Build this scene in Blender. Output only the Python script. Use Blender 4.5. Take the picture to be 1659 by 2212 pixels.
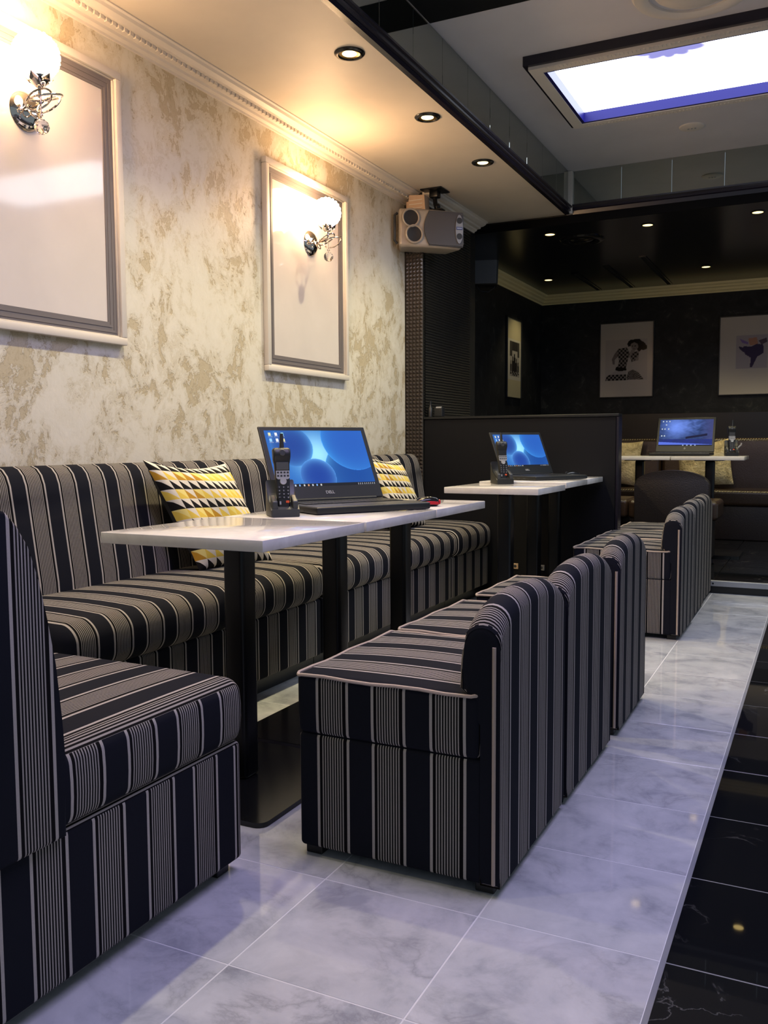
import bpy, bmesh, math, random
from mathutils import Vector, Matrix
random.seed(7)
for o in list(bpy.data.objects): bpy.data.objects.remove(o)
S = bpy.context.scene
COL = S.collection
PI = math.pi
rad = math.radians

# ------------------------------------------------------------------ camera
cam_d = bpy.data.cameras.new('camera'); cam = bpy.data.objects.new('camera', cam_d); COL.objects.link(cam)
yaw, pitch, roll, FPX = rad(26.26925), rad(-4.46328), rad(-0.28987), 1915.03
fw = Vector((-math.sin(yaw)*math.cos(pitch), math.cos(yaw)*math.cos(pitch), math.sin(pitch)))
rt = Vector((math.cos(yaw), math.sin(yaw), 0)); up = rt.cross(fw)
r2 = math.cos(roll)*rt + math.sin(roll)*up; u2 = -math.sin(roll)*rt + math.cos(roll)*up
M = Matrix((( r2.x, u2.x, -fw.x, 0), (r2.y, u2.y, -fw.y, 0), (r2.z, u2.z, -fw.z, 1.0), (0,0,0,1)))
cam.matrix_world = M
cam_d.sensor_fit = 'HORIZONTAL'; cam_d.sensor_width = 36; cam_d.lens = 36*FPX/1659
cam_d.clip_start = .05
S.camera = cam
# ------------------------------------------------------------------ world, exposure
w = bpy.data.worlds.new('world'); S.world = w; w.use_nodes = True
w.node_tree.nodes['Background'].inputs[0].default_value = (.60, .72, .82, 1)
w.node_tree.nodes['Background'].inputs[1].default_value = .38
S.view_settings.view_transform = 'Standard'; S.view_settings.look = 'None'
S.view_settings.exposure = 0.0; S.view_settings.gamma = 1; S.view_settings.use_curve_mapping = False

LIGHTBOX = 8.0      # emission strength of the ceiling light boxes
SPOT_W = 62          # watts of a soffit downlight
SCONCE_W = 11         # watts of a sconce globe
BACK_W = 38           # watts of a back-room downlight

def spot_light(loc, watts, col, angle=110, blend=.7, r=.03):
    l = bpy.data.lights.new('downlight_lamp', 'SPOT'); l.energy = watts; l.color = col
    l.spot_size = rad(angle); l.spot_blend = blend; l.shadow_soft_size = r
    o = bpy.data.objects.new('downlight_lamp', l); COL.objects.link(o); o.location = loc
    return o
WARM = (1.0, .86, .50); WARM2 = (1.0, .56, .26)

# ------------------------------------------------------------------ materials
def lin(h):
    h = h.lstrip('#'); c = [int(h[i:i+2], 16)/255 for i in (0, 2, 4)]
    return tuple((x/12.92 if x <= .04045 else ((x+.055)/1.055)**2.4) for x in c) + (1,)
class NT:
    def __init__(s, name):
        s.m = bpy.data.materials.new(name); s.m.use_nodes = True; s.t = s.m.node_tree; s.n = s.t.nodes
        s.b = s.n['Principled BSDF']
    def node(s, typ, **k):
        n = s.n.new(typ)
        for a, v in k.items(): setattr(n, a, v)
        return n
    def link(s, a, b): s.t.links.new(a, b)
    def math(s, op, a, b=None, c=None):
        n = s.node('ShaderNodeMath', operation=op)
        for i, v in enumerate((a, b, c)):
            if v is None: continue
            if isinstance(v, (int, float)): n.inputs[i].default_value = v
            else: s.link(v, n.inputs[i])
        return n.outputs[0]
    def ramp(s, fac, stops, mode='LINEAR'):
        n = s.node('ShaderNodeValToRGB'); n.color_ramp.interpolation = mode
        e = n.color_ramp.elements
        while len(e) < len(stops): e.new(0.5)
        for i, (p, c) in enumerate(stops): e[i].position = p; e[i].color = c
        s.link(fac, n.inputs[0]); return n.outputs[0]
    def noise(s, vec, scale, detail=4, rough=.55, dist=0):
        n = s.node('ShaderNodeTexNoise'); n.inputs['Scale'].default_value = scale; n.inputs['Detail'].default_value = detail
        n.inputs['Roughness'].default_value = rough; n.inputs['Distortion'].default_value = dist
        if vec is not None: s.link(vec, n.inputs['Vector'])
        return n.outputs['Fac']
    def obj(s): return s.node('ShaderNodeTexCoord').outputs['Object']
    def uv(s): return s.node('ShaderNodeTexCoord').outputs['UV']
    def mix(s, f, a, b):
        n = s.node('ShaderNodeMix', data_type='RGBA')
        for sock, v in ((n.inputs[0], f), (n.inputs[6], a), (n.inputs[7], b)):
            if isinstance(v, (int, float)): sock.default_value = v
            elif isinstance(v, tuple): sock.default_value = v
            else: s.link(v, sock)
        return n.outputs[2]
    def bump(s, h, strength=.3, dist=.01):
        n = s.node('ShaderNodeBump'); n.inputs['Strength'].default_value = strength; n.inputs['Distance'].default_value = dist
        s.link(h, n.inputs['Height']); s.link(n.outputs[0], s.b.inputs['Normal'])
    def set(s, **k):
        for a, v in k.items():
            nm = {'col': 'Base Color', 'rough': 'Roughness', 'metal': 'Metallic', 'spec': 'Specular IOR Level', 'coat': 'Coat Weight',
                  'coatr': 'Coat Roughness', 'emc': 'Emission Color', 'ems': 'Emission Strength', 'trans': 'Transmission Weight', 'ior': 'IOR', 'sheen': 'Sheen Weight'}[a]
            i = s.b.inputs[nm]
            if isinstance(v, (int, float, tuple)): i.default_value = v
            else: s.link(v, i)
        return s
def plain(name, h, rough=.5, metal=0, spec=.5, grain=0, gs=200, **k):
    m = NT(name); c = lin(h)
    n = m.noise(m.obj(), 6, 3)
    dk = tuple(x*.88 for x in c[:3])+(1,)
    m.set(col=m.mix(n, dk, c), rough=rough, metal=metal, spec=spec, **k)
    if grain: m.bump(m.noise(m.obj(), gs, 2), grain, .002)
    return m.m

PERIOD = .147
def fabric(name, navy, cream, black):
    m = NT(name); u = m.uv(); sx = m.node('ShaderNodeSeparateXYZ'); m.link(u, sx.inputs[0])
    f = m.math('FRACT', m.math('DIVIDE', sx.outputs[0], PERIOD))
    N, C, K = lin(navy), lin(cream), lin(black)
    st = [(0, C), (.052, K), (.098, C)]
    x = .098
    for i in range(9):
        st.append((x, C)); st.append((x+.024, K)); x += .0475
    # build as math to escape the 32-stop limit issues: pins by fract, bands by compare
    pins_in = m.math('MULTIPLY', m.math('GREATER_THAN', f, .098), m.math('LESS_THAN', f, .505))
    pf = m.math('FRACT', m.math('DIVIDE', m.math('SUBTRACT', f, .098), .0457))
    pin = m.math('MULTIPLY', pins_in, m.math('LESS_THAN', pf, .48))
    l1 = m.math('LESS_THAN', f, .048)
    l2 = m.math('MULTIPLY', m.math('GREATER_THAN', f, .548), m.math('LESS_THAN', f, .596))
    cr = m.math('MAXIMUM', m.math('MAXIMUM', l1, l2), pin)
    base = m.mix(m.math('GREATER_THAN', f, .596), K, N)
    pincol = tuple(a*.80 for a in C[:3])+(1,)
    cc = m.mix(pin, C, pincol)
    nz = m.noise(m.obj(), 350, 2)
    col = m.mix(cr, base, cc)
    col2 = m.mix(m.math('MULTIPLY', nz, .2), col, tuple(a*.5 for a in K[:3])+(1,))
    m.set(col=col2, rough=.9, spec=.12)
    h = m.math('ADD', m.math('MULTIPLY', cr, .5), m.math('MULTIPLY', nz, .5))
    m.bump(h, .25, .0015)
    return m.m
FAB = fabric('striped_upholstery', '#191b24', '#b0a9a4', '#100f12')
CORD = plain('cream_piping_cord', '#b4a396', .7, grain=.3, gs=500)

def marble_white():
    m = NT('white_marble'); tc = m.node('ShaderNodeTexCoord'); oi = m.node('ShaderNodeObjectInfo')
    va = m.node('ShaderNodeVectorMath', operation='ADD'); m.link(tc.outputs['Object'], va.inputs[0])
    cb = m.node('ShaderNodeCombineXYZ'); m.link(m.math('MULTIPLY', oi.outputs['Random'], 37.), cb.inputs[0]); m.link(m.math('MULTIPLY', oi.outputs['Random'], 91.), cb.inputs[1])
    m.link(cb.outputs[0], va.inputs[1]); v = va.outputs[0]
    cloud = m.noise(v, 6, 7, .62, .35)
    w1 = m.noise(v, 4.2, 8, .6, .45)
    vein = m.math('ABSOLUTE', m.math('SUBTRACT', w1, .5))
    veinm = m.ramp(vein, [(0, (1,)*4), (.012, (.55,)*3+(1,)), (.05, (0, 0, 0, 1))])
    c = m.ramp(cloud, [(.34, lin('#a2a6af')), (.47, lin('#bec1c8')), (.68, lin('#cfd1d7'))])
    mask = m.math('MULTIPLY', veinm, m.ramp(m.noise(v, 2.2, 2), [(.42, (0, 0, 0, 1)), (.62, (1, 1, 1, 1))]))
    m.set(col=m.mix(m.math('MULTIPLY', mask, .45), c, lin('#7c7e86')), rough=.05, spec=.8)
    return m.m
def marble_black():
    m = NT('black_marble'); tc = m.node('ShaderNodeTexCoord'); oi = m.node('ShaderNodeObjectInfo')
    va = m.node('ShaderNodeVectorMath', operation='ADD'); m.link(tc.outputs['Object'], va.inputs[0])
    cb = m.node('ShaderNodeCombineXYZ'); m.link(m.math('MULTIPLY', oi.outputs['Random'], 57.), cb.inputs[0]); m.link(cb.outputs[0], va.inputs[1]); v = va.outputs[0]
    w1 = m.noise(v, 2.6, 7, .55, 1.6)
    vein = m.math('ABSOLUTE', m.math('SUBTRACT', w1, .5))
    veinm = m.ramp(vein, [(0, (1,)*4), (.006, (.15,)*3+(1,)), (.014, (0, 0, 0, 1))])
    mask = m.math('MULTIPLY', veinm, m.ramp(m.noise(v, 3, 2), [(.5, (0, 0, 0, 1)), (.65, (1, 1, 1, 1))]))
    m.set(col=m.mix(m.math('MULTIPLY', mask, .5), lin('#121418'), lin('#77787a')), rough=.025, spec=.5)
    return m.m
def plaster():
    m = NT('venetian_plaster'); v = m.obj()
    mp = m.node('ShaderNodeMapping'); mp.inputs['Scale'].default_value = (1, 1, .8); m.link(v, mp.inputs[0]); v = mp.outputs[0]
    a = m.noise(v, 4.2, 10, .72, .55)
    b = m.noise(v, 17, 8, .75, .5)
    big = m.noise(v, 1.3, 3, .5)
    s = m.math('ADD', m.math('ADD', m.math('MULTIPLY', a, .56), m.math('MULTIPLY', b, .36)), m.math('MULTIPLY', big, .12))
    c = m.ramp(s, [(.40, lin('#b0a287')), (.455, lin('#beb299')), (.480, lin('#ad9f82')), (.487, lin('#cbc3b1')), (.515, lin('#d2cbbb')), (.522, lin('#c0b7a2')), (.53, lin('#d3cdbf')), (.68, lin('#dad5ca'))])
    m.set(col=c, rough=.45, spec=.4)
    h = m.math('ADD', m.ramp(s, [(.47, (0, 0, 0, 1)), (.505, (1,)*4)]), m.math('MULTIPLY', b, .8))
    m.bump(h, .45, .004)
    return m.m
def darkwall():
    m = NT('dark_wallpaper'); v = m.obj()
    a = m.noise(v, 7, 9, .7, .8)
    m.set(col=m.ramp(a, [(.42, lin('#131315')), (.58, lin('#1e1f20')), (.74, lin('#4a4944'))]), rough=.6, spec=.3)
    m.bump(a, .3, .004); return m.m
def quartz():
    m = NT('white_quartz'); v = m.obj(); a = m.noise(v, 8, 8, .65, 1)
    m.set(col=m.ramp(a, [(.35, lin('#d2cecb')), (.55, lin('#dbd8d5')), (.7, lin('#e2dfdd'))]), rough=.07, spec=.5); return m.m
def leather(name, h, rough=.45):
    m = NT(name); v = m.node('ShaderNodeTexVoronoi'); v.inputs['Scale'].default_value = 160
    m.link(m.obj(), v.inputs['Vector']); m.set(col=lin(h), rough=rough, spec=.5); m.bump(v.outputs['Distance'], .35, .002); return m.m
def emis(name, col, s):
    m = NT(name); m.set(col=(0, 0, 0, 1), emc=col, ems=s, rough=.6, spec=0); return m.m
def attr_mat(name, ems=0, rough=.5, coat=0, spec=.5, vary=0):
    m = NT(name); a = m.node('ShaderNodeVertexColor'); a.layer_name = 'Col'
    if ems: m.set(col=(0.004, .004, .004, 1), emc=a.outputs[0], ems=ems, rough=rough, spec=spec)
    else: m.set(col=a.outputs[0], rough=rough, coat=coat, spec=spec)
    if vary: m.bump(m.noise(m.obj(), 400, 2), .3, .002)
    return m.m
def glassm(name, rough=0, tint=(1, 1, 1, 1)):
    m = NT(name); m.set(col=tint, rough=rough, trans=1., ior=1.45); return m.m

M_FL = marble_white(); M_FB = marble_black(); M_PL = plaster(); M_DW = darkwall(); M_QZ = quartz()
M_GROUT = plain('pale_grout', '#dddee4', .7); M_GROUTK = plain('grey_grout', '#80838c', .7)
M_CEILW = plain('cream_ceiling_paint', '#cfc6b8', .55, grain=.06, gs=40); M_TRIMW = plain('white_moulding', '#d8d0c6', .45)
M_CEILG = plain('grey_ceiling_paint', '#cfccd0', .6); M_BLKP = plain('black_paint', '#0e0f12', .35)
M_BLKG = plain('black_gloss_ceiling', '#131418', .22); M_CHAR = plain('charcoal_partition', '#101116', .6, spec=.18)
M_MIR = NT('smoked_mirror').set(col=lin('#a9ada6'), metal=1., rough=.03).m
M_PURP = plain('black_plum_moulding', '#1c1824', .25)
M_METB = plain('black_metal', '#101216', .3, .3, grain=.05, gs=300)
M_METBG = plain('black_glossy_metal', '#1a1b1d', .16, .2)
M_CHROME = NT('chrome').set(col=lin('#d0c8c0'), metal=1., rough=.08).m
M_ALU = plain('aluminium', '#a6a8ac', .4, .4)
M_STUD = plain('studded_bronze', '#5c534d', .28, .5)
M_RIB = plain('ribbed_black_panel', '#252524', .25)
M_PLB = plain('black_plastic', '#15171a', .42, grain=.05, gs=600); M_PLG = plain('dark_grey_plastic', '#34373c', .4)
M_PLK = plain('key_plastic', '#222428', .4); M_SILV = plain('silver_plastic', '#a8a9ad', .35, .2)
M_KEYL = plain('pale_key_print', '#9a9ca2', .5); M_ORG = plain('orange_plastic', '#e0582c', .4); M_RED = plain('red_plastic', '#c41c28', .3)
M_LCD = plain('phone_display', '#4a4c4c', .2)
M_CREAMC = plain('cream_cornice', '#ecd9a0', .5)
M_LBR = leather('brown_leather', '#35271d', .3); M_LBK = leather('dark_leather', '#1d1716', .42)
M_SPKS = plain('silver_speaker_plastic', '#a79d92', .35, .1); M_SPKG = plain('grey_speaker_grille', '#4c4b50', .7, grain=.5, gs=900)
M_HOLE = plain('speaker_cone', '#1e1a1a', .6); M_BLUE = plain('blue_label', '#2a2c66', .4)
M_FRSIDE = plain('grey_photo_mat', '#6f696a', .5, grain=.05); M_FRPAP = plain('white_picture_sheet', '#d5cdc9', .07)
M_CREAMB = plain('cream_box', '#c5a88f', .6)
M_FUR = NT('cream_faux_fur')
_n = M_FUR.noise(M_FUR.obj(), 9, 6, .7, .6); M_FUR.set(col=M_FUR.ramp(_n, [(.35, lin('#a8966f')), (.52, lin('#e0cc9c')), (.7, lin('#f0e2c0'))]), rough=.95, spec=.1)
M_FUR.bump(M_FUR.noise(M_FUR.obj(), 60, 4), .9, .012); M_FUR = M_FUR.m
M_PILB = plain('charcoal_cushion_back', '#3a3a3e', .9, grain=.3, gs=500)
M_BLUEL = NT('blue_glow_paint').set(col=lin('#0e0a58'), rough=.4, spec=.2).m  # blue LED light on the rim is put into this base colour
M_GLOBE = emis('lit_crystal_globe', (1.0, .66, .36, 1), 48)
M_LAMP = emis('lit_downlight', (1.0, .80, .36, 1), 6); M_LAMPC = emis('lit_back_downlight', (1.0, .72, .26, 1), 3.5)
M_LAMPCOOL = emis('lit_cool_lamp', (.75, .9, 1, 1), 5)
M_CRY = glassm('clear_crystal')
M_GOLD = plain('amber_reflector', '#8a6b2c', .25, .8)

# ------------------------------------------------------------------ mesh helpers
def new(): return bmesh.new()
def box(bm, x0, x1, y0, y1, z0, z1, bev=0, seg=2, mat=0):
    v = [bm.verts.new(p) for p in ((x0,y0,z0),(x1,y0,z0),(x1,y1,z0),(x0,y1,z0),(x0,y0,z1),(x1,y0,z1),(x1,y1,z1),(x0,y1,z1))]
    fs = [bm.faces.new([v[i] for i in q]) for q in ((0,3,2,1),(4,5,6,7),(0,1,5,4),(1,2,6,5),(2,3,7,6),(3,0,4,7))]
    for f in fs: f.material_index = mat
    if bev:
        es = list({e for f in fs for e in f.edges})
        r = bmesh.ops.bevel(bm, geom=es, offset=bev, segments=seg, affect='EDGES', profile=.5)
        return r['verts']
    return v
def rbox(bm, lo, hi, r, n=(4, 4, 4), fn=None, q=4):
    """rounded box on a grid dense enough to be bent by fn"""
    def axis(a, b, k):
        e = [r*(1-math.cos(i/q*PI/2)) for i in range(q)]
        e = [a + r*(i/q) for i in range(q)]
        mid = [a + r + (b-a-2*r)*i/k for i in range(k+1)]
        return e + mid + [b - r*(i/q) for i in reversed(range(q))]
    X = [axis(lo[i], hi[i], n[i]) for i in range(3)]
    cache = {}
    def vert(i, j, k):
        key = (i, j, k)
        if key in cache: return cache[key]
        p = Vector((X[0][i], X[1][j], X[2][k]))
        c = Vector([min(max(p[a], lo[a]+r), hi[a]-r) for a in range(3)])
        d = p - c
        # even angular spacing
        m = max(abs(d.x), abs(d.y), abs(d.z))
        if m > 1e-9:
            dd = Vector([math.tan(t/r*PI/4) if abs(t) < r*.9999 else math.copysign(1, t) for t in d])
            p = c + dd.normalized()*r
        if fn: p = Vector(fn(p))
        cache[key] = bm.verts.new(p); return cache[key]
    L = [len(x)-1 for x in X]
    def quad(a, b, c, d): bm.faces.new([vert(*a), vert(*b), vert(*c), vert(*d)])
    for i in range(L[0]):
        for j in range(L[1]):
            quad((i,j,0),(i,j+1,0),(i+1,j+1,0),(i+1,j,0)); quad((i,j,L[2]),(i+1,j,L[2]),(i+1,j+1,L[2]),(i,j+1,L[2]))
    for i in range(L[0]):
        for k in range(L[2]):
            quad((i,0,k),(i+1,0,k),(i+1,0,k+1),(i,0,k+1)); quad((i,L[1],k),(i,L[1],k+1),(i+1,L[1],k+1),(i+1,L[1],k))
    for j in range(L[1]):
        for k in range(L[2]):
            quad((0,j,k),(0,j,k+1),(0,j+1,k+1),(0,j+1,k)); quad((L[0],j,k),(L[0],j+1,k),(L[0],j+1,k+1),(L[0],j,k+1))
def tube(bm, pts, r, seg=8, closed=False, rr=None):
    pts = [Vector(p) for p in pts]; n = len(pts); rings = []
    pr = None
    for i, p in enumerate(pts):
        if closed: t = pts[(i+1) % n] - pts[i-1]
        else: t = pts[min(i+1, n-1)] - pts[max(i-1, 0)]
        t.normalize()
        if pr is None:
            a = Vector((0, 0, 1)) if abs(t.z) < .9 else Vector((1, 0, 0))
            pr = (a - t*a.dot(t)).normalized()
        else: pr = (pr - t*pr.dot(t)).normalized()
        b = t.cross(pr); q = rr[i] if rr else r
        rings.append([bm.verts.new(p + (pr*math.cos(2*PI*k/seg) + b*math.sin(2*PI*k/seg))*q) for k in range(seg)])
    m = n if closed else n-1
    for i in range(m):
        A, B = rings[i], rings[(i+1) % n]
        for k in range(seg): bm.faces.new([A[k], A[(k+1) % seg], B[(k+1) % seg], B[k]])
    if not closed:
        bm.faces.new(list(reversed(rings[0]))); bm.faces.new(rings[-1])
def lathe(bm, prof, c=(0, 0, 0), seg=32, axis='z', cap=False):
    rings = []
    for (r, h) in prof:
        ring = []
        for k in range(seg):
            a = 2*PI*k/seg; x, y = r*math.cos(a), r*math.sin(a)
            p = (x, y, h) if axis == 'z' else ((h, x, y) if axis == 'x' else (x, h, y))
            ring.append(bm.verts.new((p[0]+c[0], p[1]+c[1], p[2]+c[2])))
        rings.append(ring)
    for A, B in zip(rings, rings[1:]):
        for k in range(seg): bm.faces.new([A[k], A[(k+1) % seg], B[(k+1) % seg], B[k]])
    if cap and prof[0][0] > 1e-6: bm.faces.new(rings[0])
    if cap and prof[-1][0] > 1e-6: bm.faces.new(rings[-1])
def prism(bm, pts, a0, a1, axis='y', mat=0):
    """extrude a closed 2-D outline along an axis"""
    def P(u, v, a): return {'y': (u, a, v), 'x': (a, u, v), 'z': (u, v, a)}[axis]
    A = [bm.verts.new(P(u, v, a0)) for u, v in pts]; B = [bm.verts.new(P(u, v, a1)) for u, v in pts]; n = len(pts)
    fs = [bm.faces.new(A), bm.faces.new(list(reversed(B)))]
    for i in range(n): fs.append(bm.faces.new([A[i], B[i], B[(i+1) % n], A[(i+1) % n]]))
    for f in fs: f.material_index = mat
    return fs
def obj(name, bm, mat, parent=None, smooth=False, loc=None, rot=None, angle=35, bev=0):
    bmesh.ops.remove_doubles(bm, verts=bm.verts, dist=1e-6)
    bmesh.ops.recalc_face_normals(bm, faces=bm.faces)
    me = bpy.data.meshes.new(name); bm.to_mesh(me); bm.free()
    for m in (mat if isinstance(mat, (list, tuple)) else [mat]): me.materials.append(m)
    o = bpy.data.objects.new(name, me); COL.objects.link(o)
    if smooth:
        me.polygons.foreach_set('use_smooth', [True]*len(me.polygons))
        if angle < 180: me.set_sharp_from_angle(angle=rad(angle))
    if loc: o.location = loc
    if rot: o.rotation_euler = rot
    if parent: o.parent = parent
    return o
def stripe_uv(bm, fn):
    """U of every corner is the distance across the stripes, chosen by face normal"""
    bmesh.ops.recalc_face_normals(bm, faces=bm.faces)
    uv = bm.loops.layers.uv.verify()
    for f in bm.faces:
        n = f.normal
        for l in f.loops:
            l[uv].uv = (fn(l.vert.co, n, f), l.vert.co.z)
def thing(name, label, cat, loc=(0, 0, 0), rotz=0, group=None):
    o = bpy.data.objects.new(name, None); COL.objects.link(o); o.location = loc; o.rotation_euler = (0, 0, rotz)
    o.empty_display_size = .1
    o['label'] = label; o['category'] = cat
    if group: o['group'] = group
    return o
def tag(o, label, cat, group=None):
    o['label'] = label; o['category'] = cat
    if group: o['group'] = group
    return o
def struct(name, bm, mat, label=None, **k):
    o = obj(name, bm, mat, **k); o['kind'] = 'structure'
    if label: o['label'] = label
    return o
def sempty(name, label=None):
    o = bpy.data.objects.new(name, None); COL.objects.link(o); o['kind'] = 'structure'
    if label: o['label'] = label
    return o
def copy_tree(o, parent=None):
    c = o.copy(); COL.objects.link(c); c.parent = parent
    for ch in [q for q in bpy.data.objects if q.parent == o]: copy_tree(ch, c)
    return c
def dup(root, loc, rotz=0, label=None, group=None, scale=None):
    kids = {}
    for q in list(bpy.data.objects):
        if q.parent: kids.setdefault(q.parent, []).append(q)
    def rec(o, p):
        c = o.copy(); COL.objects.link(c); c.parent = p
        for ch in kids.get(o, []): rec(ch, c)
        return c
    r = rec(root, None); r.location = loc; r.rotation_euler = (0, 0, rotz)
    if label: r['label'] = label
    if group: r['group'] = group
    if scale: r.scale = scale
    return r
def sub(part, *kids):
    # make parts of a part: same place, one level deeper
    for k in kids:
        b = part.matrix_basis.inverted() @ k.matrix_basis
        k.parent = part; k.matrix_basis = b
def kids_of(t, *names):
    return [o for o in bpy.data.objects if o.parent == t and o.name.split('.')[0] in names]
def nest(t, part, *names):
    p = kids_of(t, part)[0]; sub(p, *kids_of(t, *names))
def panel(name, w, h, nx, ny, fn, mat, parent, M4):
    """flat print: a grid in local x (0..w) and z (0..h) coloured corner by corner"""
    bm = new(); V = [[bm.verts.new((w*i/nx, 0, h*j/ny)) for i in range(nx+1)] for j in range(ny+1)]
    for j in range(ny):
        for i in range(nx): bm.faces.new([V[j][i], V[j][i+1], V[j+1][i+1], V[j+1][i]])
    me = bpy.data.meshes.new(name); bm.to_mesh(me); bm.free(); me.materials.append(mat)
    ca = me.color_attributes.new('Col', 'FLOAT_COLOR', 'POINT')
    buf = []
    for v in me.vertices:
        c = fn(v.co.x/w, v.co.z/h); buf.extend((c[0], c[1], c[2], 1))
    ca.data.foreach_set('color', buf)
    o = bpy.data.objects.new(name, me); COL.objects.link(o); o.matrix_local = M4
    if parent: o.parent = parent
    return o
def text(name, body, size, mat, parent, M4, depth=.0006):
    c = bpy.data.curves.new(name, 'FONT'); c.body = body; c.size = size; c.extrude = depth; c.align_x = 'CENTER'; c.offset = size*.02
    t = bpy.data.objects.new(name, c); COL.objects.link(t)
    dg = bpy.context.evaluated_depsgraph_get(); me = bpy.data.meshes.new_from_object(t.evaluated_get(dg))
    bpy.data.objects.remove(t); me.materials.clear(); me.materials.append(mat)
    o = bpy.data.objects.new(name, me); COL.objects.link(o); o.matrix_local = M4; o.parent = parent
    return o

# ------------------------------------------------------------------ key planes
WX = -2.55        # plaster wall
SZ = 2.65         # soffit underside
TX = -1.70        # soffit edge
EY = 6.50         # far fascia
MZ = 2.945        # main ceiling
CY = 5.50         # studded column face
MX = -2.42        # ribbed wall
PY = 5.52         # partition face
BZ = 2.58         # back room ceiling
BY = 9.57; BX = -2.79
STEP = 6.16
RX = 2.3          # right limit
FY = -1.6

# ================================================================== STRUCTURE
# --- floor
TP = .3725; GX = -.247; GY = .958
floor = sempty('floor', 'white marble tiled floor with a strip of black marble tiles on the right')
bm = new(); box(bm, -2.65, GX-.004, FY, STEP, -.06, -.0006); g = obj('grout_bed', bm, M_GROUT, floor)
bm = new(); box(bm, GX-.0039, RX, FY, STEP, -.06, -.001); g = obj('grout_bed', bm, M_GROUTK, floor)
def tile_mesh(mat, gap=.0035):
    bm = new(); box(bm, gap/2, TP-gap/2, gap/2, TP-gap/2, -.012, 0, .0004, 1)
    for f in list(bm.faces):
        if f.normal.z < -.5: pass
    me = bpy.data.meshes.new('tile'); bmesh.ops.recalc_face_normals(bm, faces=bm.faces); bm.to_mesh(me); bm.free(); me.materials.append(mat); return me
tw = tile_mesh(M_FL, .0036); tb = tile_mesh(M_FB, .005)
def tile(me, x, y, z, parent, nm='tile', sx=1, sy=1):
    o = bpy.data.objects.new(nm, me); COL.objects.link(o); o.location = (x, y, z); o.parent = parent; o.scale = (sx, sy, 1)
for j in range(-2, 15):
    y = GY + j*TP
    sy = 1 if y+TP <= STEP+.001 else (STEP-y)/TP
    if sy <= .03: continue
    for i in range(1, 7): tile(tw, GX-.004 - i*TP, y, 0, floor, sy=sy)
    for i in range(0, 4): tile(tb, GX+.004 + i*TP, y, 0, floor, sy=sy)
for j in range(-7, -2):
    for i in range(1, 7): tile(tw, GX-.004 - i*TP, GY+j*TP, 0, floor)
# --- raised platform
plat = sempty('floor_platform', 'raised black tiled platform of the back room')
bm = new(); box(bm, BX, RX, STEP+.012, BY, -.05, .068); obj('platform_body', bm, M_BLKP, plat)
bm = new(); box(bm, BX, RX, STEP, STEP+.012, 0, .046); obj('riser_board', bm, M_BLKP, plat)
bm = new(); box(bm, BX, RX, STEP-.006, STEP+.03, .046, .082, .002, 1); e = obj('metal_nosing', bm, M_ALU, plat); e['label'] = 'aluminium edge strip of the step'
for k in range(5):
    bm = new(); lathe(bm, [(0, -.002), (.006, -.001), (.006, .001)], (-.62+k*.45, STEP-.0065, .064), 10, 'y'); obj('nosing_screw', bm, M_METB, plat)
for j in range(0, 8):
    for i in range(-7, 7):
        x = GX-.004 + i*TP; 
        if x < BX: continue
        tile(tb, x, STEP+.032+j*TP, .08, plat)
# --- left plaster wall
bm = new(); box(bm, WX-.15, WX, FY, CY, -.05, MZ+.1)
struct('wall_left', bm, M_PL, 'cream plaster wall with mottled beige brown patches')
# --- studded column face
col = sempty('wall_column', 'narrow studded bronze strip at the end of the plaster wall')
bm = new(); box(bm, WX-.15, MX-.001, CY+.006, EY, -.05, SZ); obj('column_body', bm, M_RIB, col)
bm = new(); pw = .0255
for k in range(-1, 103):
    z = .01 + k*pw
    for i in range(5):
        x = WX + .002 + i*pw
        if z < .4: continue
        a = [bm.verts.new(p) for p in ((x,CY+.006,z),(x+pw*.94,CY+.006,z),(x+pw*.94,CY+.006,z+pw*.94),(x,CY+.006,z+pw*.94))]
        t = bm.verts.new((x+pw*.47, CY-.008, z+pw*.47))
        for q in range(4): bm.faces.new([a[q], a[(q+1) % 4], t])
o = obj('stud_grid', bm, M_STUD, col); o['kind'] = 'stuff'
# --- ribbed dark wall
rw = sempty('wall_ribbed', 'black wall panel with fine horizontal ribs')
bm = new(); box(bm, MX-.15, MX, CY+.008, EY-.06, -.05, SZ); obj('panel_body', bm, M_RIB, rw)
bm = new(); k = 0; z = .9
while z < SZ-.1:
    n = 26; top = []; pr = [(0, 0), (.006, .0045), (.0075, .009), (.006, .0135), (0, .018)]
    ysteps = [CY+.03 + (EY-.12-CY-.03)*i/n for i in range(n+1)]
    rows = []
    for (dx, dz) in pr:
        rows.append([bm.verts.new((MX+dx, y, z+dz+.0006*math.sin(y*38))) for y in ysteps])
    for A, B in zip(rows, rows[1:]):
        for i in range(n): bm.faces.new([A[i], A[i+1], B[i+1], B[i]])
    z += .0185
o = obj('rib_rows', bm, M_RIB, rw); o['kind'] = 'stuff'
# --- back room
bm = new(); box(bm, BX-.15, BX, EY-.06, BY, -.05, BZ+.3); struct('wall_back_left', bm, M_DW, 'dark mottled side wall of the back room')
bm = new(); box(bm, BX-.15, RX, BY, BY+.15, -.05, BZ+.3); struct('wall_back', bm, M_DW, 'dark mottled back wall')
bm = new(); box(bm, BX+.001, RX, BY-.025, BY-.0005, .08, 1.29, .003, 1); struct('trim_1', bm, M_BLKP, 'black dado panel below the back wall pictures')
bm = new(); box(bm, BX-.15, RX, EY+.012, BY+.15, BZ, BZ+.1); struct('ceiling_back', bm, M_BLKG, 'black ceiling of the back room')
bm = new(); box(bm, BX-.15, MX-.15, CY, EY-.06, -.05, BZ+.3); struct('wall_return', bm, M_RIB)
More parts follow.
